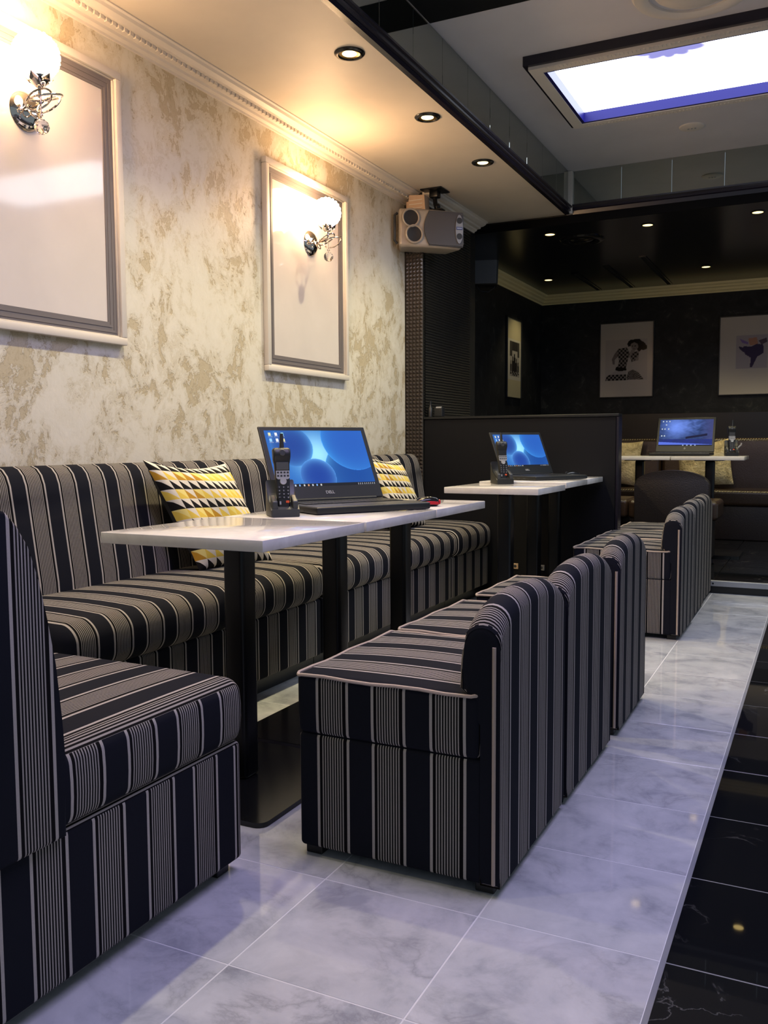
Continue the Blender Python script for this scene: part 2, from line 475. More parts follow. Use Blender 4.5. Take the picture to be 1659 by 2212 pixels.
# --- main ceiling, soffit
bm = new(); box(bm, TX-.02, RX, FY, EY+.05, MZ, MZ+.1)
mainc = struct('ceiling', bm, M_CEILG, 'grey main ceiling')
bm = new(); box(bm, WX-.15, TX-.02, FY, EY+.012, SZ, MZ+.1); struct('ceiling_soffit', bm, M_CEILW, 'cream lowered ceiling over the banquette')
bm = new(); box(bm, TX+.006, RX, 3.66, 3.94, MZ-.004, MZ-.0005); struct('trim_2', bm, M_BLKP, 'black painted band across the main ceiling')
# mirrored fascias
def fascia(name, label, vertical_pairs, axis):
    r = sempty(name, label); return r
fa = sempty('trim_3', 'mirrored fascia along the soffit edge')
PWD = .342
y = EY - PWD
while y > FY:
    bm = new(); box(bm, TX-.018, TX, y+.0015, y+PWD-.0015, SZ+.05, MZ-.001, .0008, 1); obj('mirror_panel', bm, M_MIR, fa); y -= PWD
bm = new()
pr = [(TX-.02, SZ-.012), (TX+.006, SZ-.012), (TX+.014, SZ-.004), (TX+.010, SZ+.006), (TX+.022, SZ+.012), (TX+.022, SZ+.022), (TX+.016, SZ+.026), (TX+.03, SZ+.034), (TX+.03, SZ+.044), (TX+.02, SZ+.05), (TX-.02, SZ+.05)]
prism(bm, pr, FY, EY-.03, 'y'); o = obj('plum_moulding', bm, M_PURP, fa); o['label'] = 'dark ribbed moulding under the mirror'
bm = new(); box(bm, TX-.02, TX+.03, EY-.03, EY+.014, SZ-.006, MZ-.002, .002, 1); o = obj('corner_post', bm, M_TRIMW, fa); o['label'] = 'white corner post'
fb = sempty('trim_4', 'mirrored fascia above the back room opening')
x = TX+.031
for k in range(12):
    bm = new(); box(bm, x+.0015, x+PWD-.0015, EY, EY+.018, SZ+.055, MZ-.001, .0008, 1); obj('mirror_panel', bm, M_MIR, fb); x += PWD
bm = new()
pr = [(EY-.03, SZ+.055), (EY-.03, SZ+.045), (EY-.02, SZ+.035), (EY-.022, SZ+.02), (EY-.012, SZ+.014), (EY-.006, SZ-.012), (EY+.02, SZ-.012), (EY+.02, SZ+.055)]
prism(bm, pr, TX+.031, RX, 'x'); obj('plum_moulding', bm, M_PURP, fb)
bm = new(); box(bm, BX, RX, EY+.0, EY+.012, BZ, SZ-.012); obj('black_board', bm, plain('matt_black', '#08080a', .8, spec=.1), fb)
# white cornice with dentils
co = sempty('trim_5', 'white cornice with a row of small dentils along the plaster wall')
def cornice(x):
    return [(x, SZ), (x+.115, SZ), (x+.115, SZ-.006), (x+.104, SZ-.009), (x+.098, SZ-.02), (x+.078, SZ-.03), (x+.06, SZ-.032), (x+.056, SZ-.044), (x+.03, SZ-.046), (x+.026, SZ-.056), (x+.010, SZ-.062), (x+.008, SZ-.07), (x, SZ-.07)]
bm = new(); prism(bm, cornice(WX), FY, CY, 'y'); obj('moulding', bm, M_TRIMW, co)
bm = new(); prism(bm, cornice(MX), CY-.0, EY-.04, 'y'); obj('moulding', bm, M_TRIMW, co)
bm = new(); y = .6
while y < CY-.05:
    box(bm, WX+.05, WX+.064, y, y+.018, SZ-.047, SZ-.032); y += .032
o = obj('dentil_row', bm, M_TRIMW, co); o['kind'] = 'stuff'
# cream cornice in the back room
cb = sempty('trim_6', 'cream stepped cornice around the black ceiling')
def cprof(s, base): return [(base, BZ), (base+s*.085, BZ), (base+s*.08, BZ-.02), (base+s*.06, BZ-.03), (base+s*.055, BZ-.045), (base+s*.035, BZ-.055), (base+s*.03, BZ-.075), (base+s*.012, BZ-.085), (base+s*.01, BZ-.098), (base, BZ-.098)]
bm = new(); prism(bm, cprof(1, BX), 7.75, BY, 'y'); obj('moulding', bm, M_CREAMC, cb)
bm = new(); prism(bm, [(a, b) for a, b in cprof(-1, BY)], BX+.001, RX, 'x'); obj('moulding', bm, M_CREAMC, cb)
# partition
pt = sempty('wall_partition', 'charcoal half-height partition behind the second table row')
bm = new(); box(bm, MX+.001, -1.135, PY, PY+.085, 0, 1.155, .004, 1); obj('partition_board', bm, M_CHAR, pt)
bm = new(); box(bm, MX+.001, -1.118, PY-.008, PY+.095, 1.155, 1.172, .003, 1); obj('cap_rail', bm, M_BLKP, pt)
bm = new(); box(bm, -1.135, -1.118, PY-.003, PY+.09, 0, 1.155, .003, 1); obj('end_post', bm, M_PURP, pt)
# sockets
for k, (x, lab, mt) in enumerate(((-1.79, 'pale beige power socket low on the partition, leftmost', M_CREAMB), (-1.615, 'grey power socket low on the partition, middle one', M_ALU), (-1.445, 'grey power socket low on the partition, nearest the chairs', M_ALU))):
    t = thing('power_socket', lab, 'socket', (x, PY-.001, .195), 0, 'sockets under the second table row')
    bm = new(); box(bm, -.04, .04, -.008, 0, -.018, .018, .002, 1); obj('socket_plate', bm, mt, t)
    for s in (-1, 1):
        bm = new(); lathe(bm, [(0, -.0085), (.009, -.0085), (.010, -.0075)], (s*.02, 0, 0), 12, 'y'); obj('outlet', bm, M_PLG, t)

# ================================================================== CEILING THINGS
def lightbox(x0, x1, y0, y1, label, tint=(.93, 1, 1), k_=1):
    t = thing('ceiling_light_box', label, 'light box', ((x0+x1)/2, (y0+y1)/2, MZ))
    X0, X1, Y0, Y1 = x0-(x0+x1)/2, x1-(x0+x1)/2, y0-(y0+y1)/2, y1-(y0+y1)/2
    def ring(nm, a, b, z0, z1, mat, bev=.002):
        # rectangular ring between inset a and inset b
        bm = new()
        box(bm, X0+a, X1-a, Y0+a, Y0+b, z0, z1); box(bm, X0+a, X1-a, Y1-b, Y1-a, z0, z1)
        box(bm, X0+a, X0+b, Y0+b, Y1-b, z0, z1); box(bm, X1-b, X1-a, Y0+b, Y1-b, z0, z1)
        return obj(nm, bm, mat, t)
    ring('outer_frame', 0, .022, -.048, .0, M_PURP)
    ring('cream_moulding', .022, .082, -.064, -.0, M_TRIMW)['label'] = 'cream fluted moulding'
    bm = new(); x = X0+.11
    while x < X1-.1:
        for ys in (Y0+.024, Y1-.05): box(bm, x, x+.008, ys, ys+.026, -.0665, -.0635)
        x += .02
    o = obj('flutes', bm, M_TRIMW, t); o['kind'] = 'stuff'
    ring('blue_rim', .082, .10, -.060, -.0, M_BLUEL)['label'] = 'inner rim with blue glow in its colour'
    def f(u, v):
        b = 1.0
        # violet bloom printed near one long edge of the diffuser
        X, Y = (u-.27)*2.17, v*.79-.125; an = math.atan2(Y, X); d = math.hypot(X*.62, Y)
        rad_ = .10 + .035*abs(math.sin(an*4.5))
        if k_ == 1 and d < rad_*1.25:
            e = min(1, max(0, (rad_*1.25-d)/(rad_*.5))); L_ = (1-e) + e*.055
            return (tint[0]*.88*L_, tint[1]*.80*L_, tint[2]*((1-e)+e*.10))
        k = k2 = 0
        return (k_*tint[0]*.88*(1-.55*k2)*(1-.18*k), k_*tint[1]*.88*(1-.62*k2)*(1-.22*k), k_*tint[2]*(1-.30*k2))
    pm = attr_mat('lit_diffuser', LIGHTBOX, 1, spec=0)
    Mx = Matrix.Translation((X0+.1, Y0+.1, -.010)) @ Matrix.Rotation(rad(-90), 4, 'X') @ Matrix.Scale(1, 4)
    # local z of the panel runs along +y
    Mx = Matrix(((1, 0, 0, X0+.1), (0, 0, 1, Y0+.1), (0, -1, 0, -.004), (0, 0, 0, 1)))
    panel('diffuser_panel', x1-x0-.2, y1-y0-.2, 280, 100, f, pm, t, Mx)
    return t
lightbox(-1.42, .95, 4.49, 5.48, 'rectangular glowing white ceiling light box with dark plum frame')
lightbox(-1.42, .95, 1.55, 2.5, 'glowing ceiling light box above the front of the room, outside the view', (.86, .74, 1.16), 1.05)

def soffit_spot(x, y, label, on=True):
    t = thing('downlight', label, 'ceiling light', (x, y, SZ), 0, 'warm downlights in the soffit')
    bm = new(); lathe(bm, [(.045, 0), (.045, -.006), (.050, -.011), (.060, -.009), (.066, -.003), (.066, 0)], seg=36); obj('trim_ring', bm, M_METBG, t, smooth=True)
    bm = new(); lathe(bm, [(.045, -.005), (.036, -.0035), (.030, -.003)], seg=32); obj('reflector', bm, M_GOLD, t, smooth=True)
    bm = new(); lathe(bm, [(0, -.008), (.020, -.007), (.030, -.0045), (.032, -.003)], seg=24); obj('bulb', bm, M_LAMP, t)
    l = spot_light((0, 0, -.02), SPOT_W*(1 if y > 2 else .45), WARM, 120, .8, .03); l.parent = t
for k, (y, lb) in enumerate(((3.44, 'nearest of the three warm downlights in the cream soffit'), (4.27, 'middle of the three warm downlights in the cream soffit'), (5.09, 'farthest of the three warm downlights in the cream soffit'),
                             (2.6, 'warm soffit downlight just above the frame of view'), (1.75, 'warm soffit downlight above the big picture'), (.9, 'warm soffit downlight above the corner bench'))):
    soffit_spot(-1.85, y, lb)
for (x, y, lb) in ((-1.913, 6.76, 'back-room downlight near the soffit corner'), (-1.194, 6.80, 'back-room downlight in the middle of the front row'), (-.449, 6.78, 'back-room downlight at the right of the front row'),
                   (-.996, 8.65, 'back-room downlight nearest the cream cornice'), (-2.45, 8.62, 'dim back-room downlight above the left corner'), (-.2, 8.65, 'back-room downlight past the right edge'), (.35, 6.78, 'back-room downlight beyond the right edge of the front row')):
    t = thing('downlight', lb, 'ceiling light', (x, y, BZ), 0, 'small downlights in the black ceiling')
    bm = new(); lathe(bm, [(.036, 0), (.036, -.004), (.045, -.006), (.05, 0)], seg=24); obj('trim_ring', bm, M_BLKP, t, smooth=True)
    bm = new(); lathe(bm, [(0, -.003), (.036, -.003), (.0365, 0)], seg=24); obj('bulb', bm, M_LAMPC, t)
    l = spot_light((0, 0, -.02), BACK_W*(.4 if x < -2.3 else 1), WARM, 100, .7, .03); l.parent = t
# round vents and discs
t = thing('round_ceiling_vent', 'round white ceiling vent above the glowing light box', 'vent', (-.555, 4.17, MZ))
bm = new(); lathe(bm, [(.19, 0), (.19, -.012), (.215, -.022), (.25, -.016), (.262, 0)], seg=48); obj('vent_ring', bm, M_TRIMW, t, smooth=True)
bm = new(); lathe(bm, [(0, -.028), (.10, -.026), (.15, -.016), (.165, -.006), (.17, 0)], seg=48); obj('centre_cone', bm, M_TRIMW, t, smooth=True)
bm = new(); lathe(bm, [(0, -.002), (.19, -.002), (.19, 0)], seg=48); obj('backing_plate', bm, M_CEILG, t)
t = thing('smoke_detector_disc', 'small round cream disc on the grey ceiling near the fascia', 'ceiling disc', (-.785, 5.93, MZ))
bm = new(); lathe(bm, [(0, -.012), (.055, -.012), (.072, -.006), (.076, 0)], seg=32); obj('disc', bm, M_TRIMW, t, smooth=True)
for q in ((0, 0), (.02, 0), (-.02, 0)):
    bm = new(); lathe(bm, [(0, -.016), (.006, -.015), (.006, -.012)], (q[0], q[1], 0), 10); obj('led_dot', bm, M_SILV, t)
t = thing('cool_downlight', 'small cool white lamp in the black ceiling band', 'ceiling light', (-1.12, 3.84, MZ-.004))
bm = new(); lathe(bm, [(.03, 0), (.036, -.01), (.044, -.004), (.045, 0)], seg=24); obj('trim_ring', bm, M_ALU, t, smooth=True)
bm = new(); lathe(bm, [(0, -.006), (.03, -.006), (.031, 0)], seg=24); obj('bulb', bm, M_LAMPCOOL, t)
t = thing('round_ceiling_speaker', 'black round vent in the black back-room ceiling', 'vent', (-1.735, 7.05, BZ))
bm = new(); lathe(bm, [(.10, 0), (.10, -.012), (.13, -.02), (.165, -.012), (.175, 0)], seg=40); obj('vent_ring', bm, M_METBG, t, smooth=True)
bm = new(); lathe(bm, [(0, -.02), (.06, -.018), (.09, -.004), (.095, 0)], seg=40); obj('centre_cone', bm, M_METBG, t, smooth=True)
for (x, y0, y1, lb) in ((-1.43, 7.92, 9.42, 'rightmost slot diffuser in the black ceiling'), (-1.80, 8.15, 9.42, 'middle slot diffuser in the black ceiling'), (-2.14, 8.4, 9.42, 'leftmost slot diffuser in the black ceiling')):
    t = thing('slot_diffuser', lb, 'vent', (x, (y0+y1)/2, BZ)); L = (y1-y0)/2
    bm = new(); box(bm, -.03, -.018, -L, L, -.006, 0); box(bm, .018, .03, -L, L, -.006, 0); box(bm, -.018, .018, -L, -L+.01, -.006, 0); box(bm, -.018, .018, L-.01, L, -.006, 0); obj('slot_frame', bm, M_METBG, t)
    bm = new(); box(bm, -.018, .018, -L+.01, L-.01, -.002, 0); obj('slot_shade_strip', bm, plain('slot_black', '#050506', .9), t)  # solid black strip, the shade inside the slot is its colour

# ================================================================== PICTURES ON THE PLASTER WALL
def wall_picture(y0, y1, z0, z1, label):
    t = thing('picture_frame', label, 'picture frame', (WX, (y0+y1)/2, (z0+z1)/2)); H = (z1-z0)/2; L = (y1-y0)/2
    def bar(nm, pts_in, pts_out, mat, x0, x1): pass
    def ringp(nm, a, b, x0, x1, mat):
        for (ya, yb, za, zb, m) in ((-L+a, L-a, -H+a, -H+b, 0), (-L+a, L-a, H-b, H-a, 0), (-L+a, -L+b, -H+b, H-b, 0), (L-b, L-a, -H+b, H-b, 0)):
            bm = new(); box(bm, x0, x1, ya, yb, za, zb, min(.004, (x1-x0)*.3), 2); obj(nm, bm, mat, t, smooth=True)
    ringp('white_frame_bar', 0, .030, .001, .030, M_TRIMW)
    ringp('inner_lip', .030, .036, .001, .018, M_TRIMW)
    bm = new()
    for k in range(5):
        a = .036 + k*.010; b = a+.0098; x1 = .012 - k*.0015; x1 = .010 + .002*(k % 2)
        box(bm, .001, x1, -L+a, L-a, -H+a, -H+b+.004*k*0); box(bm, .001, x1, -L+a, L-a, H-b, H-a); box(bm, .001, x1, -L+a, -L+b, -H+b, H-b); box(bm, .001, x1, L-b, L-a, -H+b, H-b)
    obj('grey_ribbed_border', bm, M_FRSIDE, t)['label'] = 'grey ribbed inner border'
    bm = new(); box(bm, .001, .006, -L+.086, L-.086, -H+.086, H-.086); obj('glazed_sheet', bm, M_FRPAP, t)['label'] = 'glossy white sheet'
    return t
wall_picture(3.80, 4.655, 1.368, 2.425, 'tall white framed panel with grey border behind the farther wall lamp')
wall_picture(1.93, 2.785, 1.395, 2.455, 'tall white framed panel with grey border behind the nearer wall lamp')

# ================================================================== SCONCES
def sconce(y, z, label):
    t = thing('wall_sconce', label, 'wall lamp', (WX+.008, y, z))
    bm = new(); lathe(bm, [(0, .030), (.02, .029), (.045, .022), (.062, .010), (.068, 0)], seg=40, axis='x')
    o = obj('back_plate', bm, M_CHROME, t, smooth=True)
    for v in o.data.vertices: v.co.z *= 1.0
    bm = new(); tube(bm, [(.02, 0, 0), (.07, -.02, -.002), (.12, -.045, -.006), (.15, -.075, .0), (.155, -.08, .028)], .006, 8); obj('arm', bm, M_CHROME, t, smooth=True)
    bm = new(); lathe(bm, [(0, 0), (.012, 0), (.03, .018), (.036, .034), (.032, .034), (.01, .012)], (.155, -.08, .026), 24); obj('cup', bm, M_CHROME, t, smooth=True)
    for k in range(5):
        a = 2*PI*k/5; bm = new(); c0 = Vector((.155, -.08, .034)); d = Vector((math.cos(a), math.sin(a), 0)); w2 = Vector((-math.sin(a), math.cos(a), 0))
        q = [c0 + d*.012, c0 + d*.034 + w2*.016 + Vector((0, 0, .012)), c0 + d*.052 + Vector((0, 0, .03)), c0 + d*.034 - w2*.016 + Vector((0, 0, .012))]
        V = [bm.verts.new(p) for p in q] + [bm.verts.new(p + Vector((0, 0, .002))) for p in q]
        bm.faces.new(V[:4]); bm.faces.new(V[4:]); [bm.faces.new([V[i], V[(i+1) % 4], V[4+(i+1) % 4], V[4+i]]) for i in range(4)]
        obj('leaf', bm, M_CHROME, t)
    bm = new(); c = Vector((.150, -.085, .128)); R = .068
    bmesh.ops.create_icosphere(bm, subdivisions=3, radius=R, matrix=Matrix.Translation(c))
    dirs = [v.co - c for v in bm.verts]
    for d in dirs: bmesh.ops.create_icosphere(bm, subdivisions=1, radius=.0088, matrix=Matrix.Translation(c + d*1.05))
    obj('beaded_globe', bm, M_GLOBE, t)
    for dz in (.095,):
        l = bpy.data.lights.new('globe_lamp', 'POINT'); l.energy = SCONCE_W; l.color = WARM2; l.shadow_soft_size = .07
        lo = bpy.data.objects.new('globe_lamp', l); COL.objects.link(lo); lo.parent = t; lo.location = c + Vector((0, 0, dz))
    # chrome hoops and hanging crystal
    def hoop(nm, c, R, ax, tilt):
        bm = new(); M3 = Matrix.Rotation(tilt, 3, ax)
        pts = [Vector(c) + M3 @ Vector((R*math.cos(2*PI*k/28), R*math.sin(2*PI*k/28)*.8, 0)) for k in range(28)]
        tube(bm, pts, .0035, 6, True); obj(nm, bm, M_CHROME, t, smooth=True)
    hoop('hoop', (.16, -.06, .0), .062, 'X', rad(14)); hoop('hoop', (.165, -.05, -.02), .048, 'X', rad(58)); hoop('hoop', (.14, -.07, -.006), .05, 'Y', rad(-30)); hoop('hoop', (.05, -.01, -.012), .028, 'Y', rad(60))
    bm = new(); tube(bm, [(.155, -.075, 0), (.155, -.075, -.06)], .0016, 6); obj('chain', bm, M_CHROME, t)
    bm = new(); bmesh.ops.create_icosphere(bm, subdivisions=2, radius=.026, matrix=Matrix.Translation((.155, -.075, -.10))); obj('hanging_crystal', bm, M_CRY, t)['label'] = 'clear faceted crystal ball'
    bm = new(); bmesh.ops.create_icosphere(bm, subdivisions=1, radius=.008, matrix=Matrix.Translation((.155, -.075, -.064))); obj('hanging_bead', bm, M_CRY, t)
    nest(t, 'cup', 'leaf'); nest(t, 'chain', 'hanging_crystal', 'hanging_bead')
    return t
sconce(4.26, 2.088, 'crystal wall lamp with a lit beaded globe on the farther framed panel')
sconce(2.325, 2.165, 'crystal wall lamp with a lit globe and chrome hoops on the nearer framed panel')

# ================================================================== UPHOLSTERY
def uv_chair(p0x, p0y, topy):
    def fn(co, n, f):
        if abs(n.z) > .7: return co.y + topy
        if abs(n.y) > abs(n.x): return co.x + p0x
        return co.y + p0y
    return fn
def make_chair(label, group):
    """local origin at front (aisle-side) floor corner nearest camera: x 0..-.515, y 0..W"""
    W = .54
    t = thing('striped_chair', label, 'chair', (0, 0, 0), 0, group)
    ph = dict(p0x=.46, p0y=.06, topy=.085)
    bm = new(); rbox(bm, (-.512, .004, .022), (-.04, W-.004, .306), .012, (3, 3, 2), q=3); stripe_uv(bm, uv_chair(**ph)); obj('base_cover', bm, FAB, t, smooth=True, angle=60)
    def dome(p):
        x, y, z = p
        u = (x+.28)/.24; v = (y-W/2)/(W/2)
        if z > .40: z += .012*max(0, 1-u*u)*max(0, 1-v*v)*(z-.40)/.05
        if z < .33: k = (.33-z)/.03; x += -math.copysign(.004, x+.27)*k; y += -math.copysign(.004, y-W/2)*k
        return (x, y, z)
    bm = new(); rbox(bm, (-.515, 0, .302), (-.045, W, .450), .016, (10, 10, 3), dome, q=3); stripe_uv(bm, uv_chair(**ph)); obj('seat', bm, FAB, t, smooth=True, angle=60)
    # stitched seam, piping cord
    bm = new()
    xs0, xs1 = -.515, -.05; r = .016
    loop = []
    for (cx_, cy_, a0) in ((xs1-r, r, -90), (xs1-r, W-r, 0), (xs0+r, W-r, 90), (xs0+r, r, 180)):
        for k in range(5):
            a = rad(a0 + k*22.5); loop.append((cx_+r*math.cos(a), cy_+r*math.sin(a), .4465))
    # split long edges for a slightly loose line
    full = []
    for i, p in enumerate(loop):
        q = loop[(i+1) % len(loop)]; L = (Vector(q)-Vector(p)).length; n = max(1, int(L/.06))
        for k in range(n):
            s = Vector(p).lerp(Vector(q), k/n); s.z += .002*math.sin(k*1.7+i); full.append(s)
    tube(bm, full, .0042, 7, True); obj('piping', bm, CORD, t, smooth=True)['label'] = 'cream piping cord around the seat top'
    # backrest: arched pad and full-height outer panel
    def arch(y): 
        v = min(1, abs((y-W/2)/(W/2)))
        return .585 + .078*math.sqrt(max(0, 1-v**2.6))
    def arched(x0, x1, zb, r, inset, bulge, name, rnd):
        bm = new(); ny, nz = 24, 22; q = 6
        ys = [inset + (W-2*inset)*(0.5-0.5*math.cos(PI*j/ny)) for j in range(ny+1)]
        # cross-section in x-z at each y : up inner side, round over, down outer side
        rings = []
        for y in ys:
            zt = arch(y) - inset; v = (y-W/2)/(W/2); edge = max(0, 1-abs(v)**8)
            th = (x1-x0); rr = th/2; cx_ = (x0+x1)/2
            sec = []
            for k in range(nz+1):
                z = zb + (zt-rr-zb)*k/nz; u = k/nz
                b = bulge*math.sin(PI*max(0, (z-.42)/(zt-rr-.42)))**.7*edge**.5 if z > .42 else 0
                xk = x0 if z > .46 else (-.046 if z < .42 else -.046 + (x0+.046)*(z-.42)/.04)
                if z < .42: b = 0
                sec.append((xk - b, y, z))
            for k in range(1, q*2):
                a = PI - PI*k/(q*2); sec.append((cx_ + rr*math.cos(a) + 0, y, zt-rr + rr*math.sin(a)))
            for k in range(nz+1):
                z = zt-rr - (zt-rr-zb)*k/nz; sec.append((x1, y, z))
            rings.append([bm.verts.new(p) for p in sec])
        for A, B in zip(rings, rings[1:]):
            for i in range(len(A)): bm.faces.new([A[i], A[(i+1) % len(A)], B[(i+1) % len(A)], B[i]])
        e0 = bm.faces.new(rings[0]); e1 = bm.faces.new(rings[-1])
        bmesh.ops.bevel(bm, geom=list(e0.edges)+list(e1.edges), offset=rnd, segments=3, affect='EDGES', profile=.5)
        def fn(co, n, f):
            if abs(n.y) > .75 and abs(n.z) < .6: return .12
            return co.y + .012
        stripe_uv(bm, fn); return obj(name, bm, FAB, t, smooth=True, angle=50)
    arched(-.084, .0, .022, .02, .0025, .016, 'backrest', .012)
    for y in (.001, W-.001):
        bm = new(); tube(bm, [(-.014, y, .03 + (.56-.03)*k/10) for k in range(11)], .0045, 6); obj('side_piping', bm, CORD, t, smooth=True)
    for (x, y) in ((-.48, .04), (-.48, W-.04), (-.04, .04), (-.04, W-.04)):
        bm = new(); box(bm, x-.022, x+.022, y-.022, y+.022, 0, .0235, .002, 1); obj('foot', bm, M_BLKP, t)
    nest(t, 'seat', 'piping'); nest(t, 'backrest', 'side_piping')
    return t
chA = make_chair('striped upholstered chair nearest the camera, its side facing the viewer', 'striped chairs along the first table row')
chA.location = (-.605, 1.785, 0)
dup(chA, (-.603, 2.345, 0), rad(-.6), 'striped upholstered chair standing in the middle of the near row of three')
dup(chA, (-.592, 2.985, 0), rad(.3), 'striped upholstered chair at the far end of the near row of three', scale=(1, .94, 1.01))
gB = 'striped chairs along the second table row'
dup(chA, (-.613, 4.59, 0), 0, 'first striped chair of the far row, its side half hidden behind the near row', gB, (1.06, .95, 1.0))
dup(chA, (-.620, 5.11, 0), 0, 'middle striped chair of the far row beside the second table row', gB, (1.04, .95, 1.01))
dup(chA, (-.632, 5.632, 0), 0, 'striped chair of the far row next to the step', gB, (1.02, .95, 1.01))

# corner bench at the left front (faces away from the camera)
def uv_bench(co, n, f, c=.131):
    if abs(n.z) > .55: return co.x + .068
    if abs(n.x) > abs(n.y): return co.y + c
    return co.x + .068
t = thing('corner_bench', 'striped bench in the left foreground, backrest cut off by the frame', 'bench', (0, 0, 0))
bx0, bx1, by0, by1 = -1.96, -1.192, .70, 1.668
bm = new(); rbox(bm, (bx0, by0, .028), (bx1-.004, by1-.004, .312), .014, (3, 3, 2), q=3); stripe_uv(bm, uv_bench); obj('base_cover', bm, FAB, t, smooth=True, angle=60)
def bdome(p):
    x, y, z = p; u = (x-(bx0+bx1)/2)/((bx1-bx0)/2); v = (y-1.35)/.34
    k = max(0, (z-.38)/.09)
    z += .016*max(0, 1-abs(u)**2.5)*max(0, 1-min(1, abs(v))**2.2)*k
    # the cushion bulges over the seam
    s = math.sin(PI*min(1, max(0, (z-.305)/.16)))
    if x > bx1-.05: x += .006*s
    if y > by1-.05: y += .006*s
    return (x, y, z)
bm = new(); rbox(bm, (bx0, by0, .306), (bx1, by1, .462), .034, (12, 12, 3), bdome, q=4); stripe_uv(bm, lambda co, n, f: uv_bench(co, n, f, .043)); obj('seat', bm, FAB, t, smooth=True, angle=70)
# side profile of the backrest, curved
prof = [(.70, .306), (1.118, .306), (1.118, .44), (1.113, .52), (1.103, .62), (1.088, .70), (1.072, .77), (1.052, .83), (1.034, .868), (1.010, .893), (.975, .905), (.93, .907), (.70, .90)]
bm = new()
fs = prism(bm, prof, bx0+.004, bx1+.012, 'x')
es = [e for e in bm.edges if abs(e.verts[0].co.x-e.verts[1].co.x) < 1e-6]
bmesh.ops.bevel(bm, geom=es, offset=.008, segments=3, affect='EDGES', profile=.5)
def uv_bb(co, n, f):
    if abs(n.x) > .6: return co.y + .02
    return co.x + .068
stripe_uv(bm, uv_bb); obj('backrest', bm, FAB, t, smooth=True, angle=40)
for (x, y) in ((bx1-.05, by1-.05), (bx0+.05, by1-.05), (bx1-.05, by0+.05), (bx0+.05, by0+.05)):
    bm = new(); box(bm, x-.022, x+.022, y-.022, y+.022, 0, .03, .002, 1); obj('foot', bm, M_BLKP, t)

# banquette units along the plaster wall
def uv_bq(co, n, f):
    if abs(n.y) > .8: return .12
    return co.y + .03
def banquette(y0, y1, label):
    t = thing('wall_banquette', label, 'banquette', (0, 0, 0), 0, 'striped banquette units along the plaster wall')
    bm = new(); box(bm, -2.5, -2.0, y0, y1, 0, .075); obj('plinth', bm, M_BLKP, t)
    bm = new(); rbox(bm, (WX+.01, y0+.003, .07), (-1.955, y1-.003, .318), .01, (2, 6, 2), q=2); stripe_uv(bm, uv_bq); obj('base_cover', bm, FAB, t, smooth=True, angle=60)
    L = y1-y0
    def dm(p):
        x, y, z = p; v = (y-(y0+y1)/2)/(L/2)
        k = max(0, (z-.36)/.11); u = (x+2.2)/.28
        z += .014*max(0, 1-min(1, abs(u))**2.2)*max(0, 1-abs(v)**10)*k
        if x > -2.02: x += .008*math.sin(PI*min(1, max(0, (z-.31)/.16)))
        return (x, y, z)
    bm = new(); rbox(bm, (WX+.01, y0+.001, .312), (-1.93, y1-.001, .474), .055, (8, 20, 2), dm, q=6); stripe_uv(bm, uv_bq); obj('seat', bm, FAB, t, smooth=True, angle=70)
    # back cushion: leaning profile with a rolled top
    pr = [(WX+.012, .44), (-2.385, .44), (-2.39, .52), (-2.405, .62), (-2.42, .72), (-2.432, .80), (-2.442, .86), (-2.455, .893), (-2.475, .915), (-2.50, .925), (-2.525, .922), (WX+.012, .905)]
    bm = new(); prism(bm, pr, y0+.001, y1-.001, 'y')
    es = [e for e in bm.edges if abs(e.verts[0].co.y-e.verts[1].co.y) < 1e-6]
    bmesh.ops.bevel(bm, geom=es, offset=.022, segments=4, affect='EDGES', profile=.5)
    # cut across so that the back can sag and follow the stripes
    stripe_uv(bm, uv_bq); obj('backrest', bm, FAB, t, smooth=True, angle=40)
    return t
banquette(1.845, 3.335, 'striped wall banquette section nearest the camera, left end behind the bench')
banquette(3.339, 4.866, 'middle striped wall banquette section behind the laptop')
banquette(4.870, 5.505, 'short last striped banquette section ending at the charcoal partition')

# ================================================================== TABLES
def make_table(name, label, group, w, d, h, th=.031, plate=True):
    t = thing(name, label, 'table', (0, 0, 0), 0, group)
    bm = new(); box(bm, -w/2, w/2, -d/2, d/2, h-th, h, .003, 2); obj('tabletop', bm, M_QZ, t, smooth=True)['label'] = 'glossy white quartz top'
    bm = new(); rbox(bm, (-.036, -.036, .012), (.036, .036, h-th-.006), .014, (1, 1, 1), q=4); obj('column', bm, M_METB, t, smooth=True, angle=60)
    bm = new(); box(bm, -.11, .11, -.11, .11, h-th-.008, h-th-.0005, .001, 1); obj('top_plate', bm, M_METB, t)
    bm = new(); box(bm, -w/2+.02, w/2-.02, -d/2+.008, d/2-.008, 0, .014)
    es = [e for e in bm.edges if abs(e.verts[0].co.z-e.verts[1].co.z) > .001]
    bmesh.ops.bevel(bm, geom=es, offset=.03, segments=5, affect='EDGES', profile=.5)
    obj('base_plate', bm, M_METBG, t, smooth=True, angle=30)
    nest(t, 'column', 'top_plate')
    return t
gT = 'white topped tables of the first row'
T1 = make_table('pedestal_table', 'white topped table nearest the camera, its front edge facing the viewer', gT, .54, .553, .757); T1.location = (-1.522, 2.125, 0)
dup(T1, (-1.522, 2.692, 0), 0, 'white topped table under the big laptop and the phone')
dup(T1, (-1.522, 3.232, 0), 0, 'white topped table at the far end of the first row, behind the red mouse', scale=(1, .93, 1))
gT2 = 'white topped tables of the second row'
T2 = make_table('pedestal_table', 'front table of the second row, slightly lower than its neighbour', gT2, .49, .48, .776); T2.location = (-1.455, 4.37, 0); T2.rotation_euler = (0, 0, rad(-.6))
dup(T2, (-1.455, 4.872, 0), 0, 'middle table of the second row under the smaller blue-screened laptop', scale=(1, .98, 1.011))
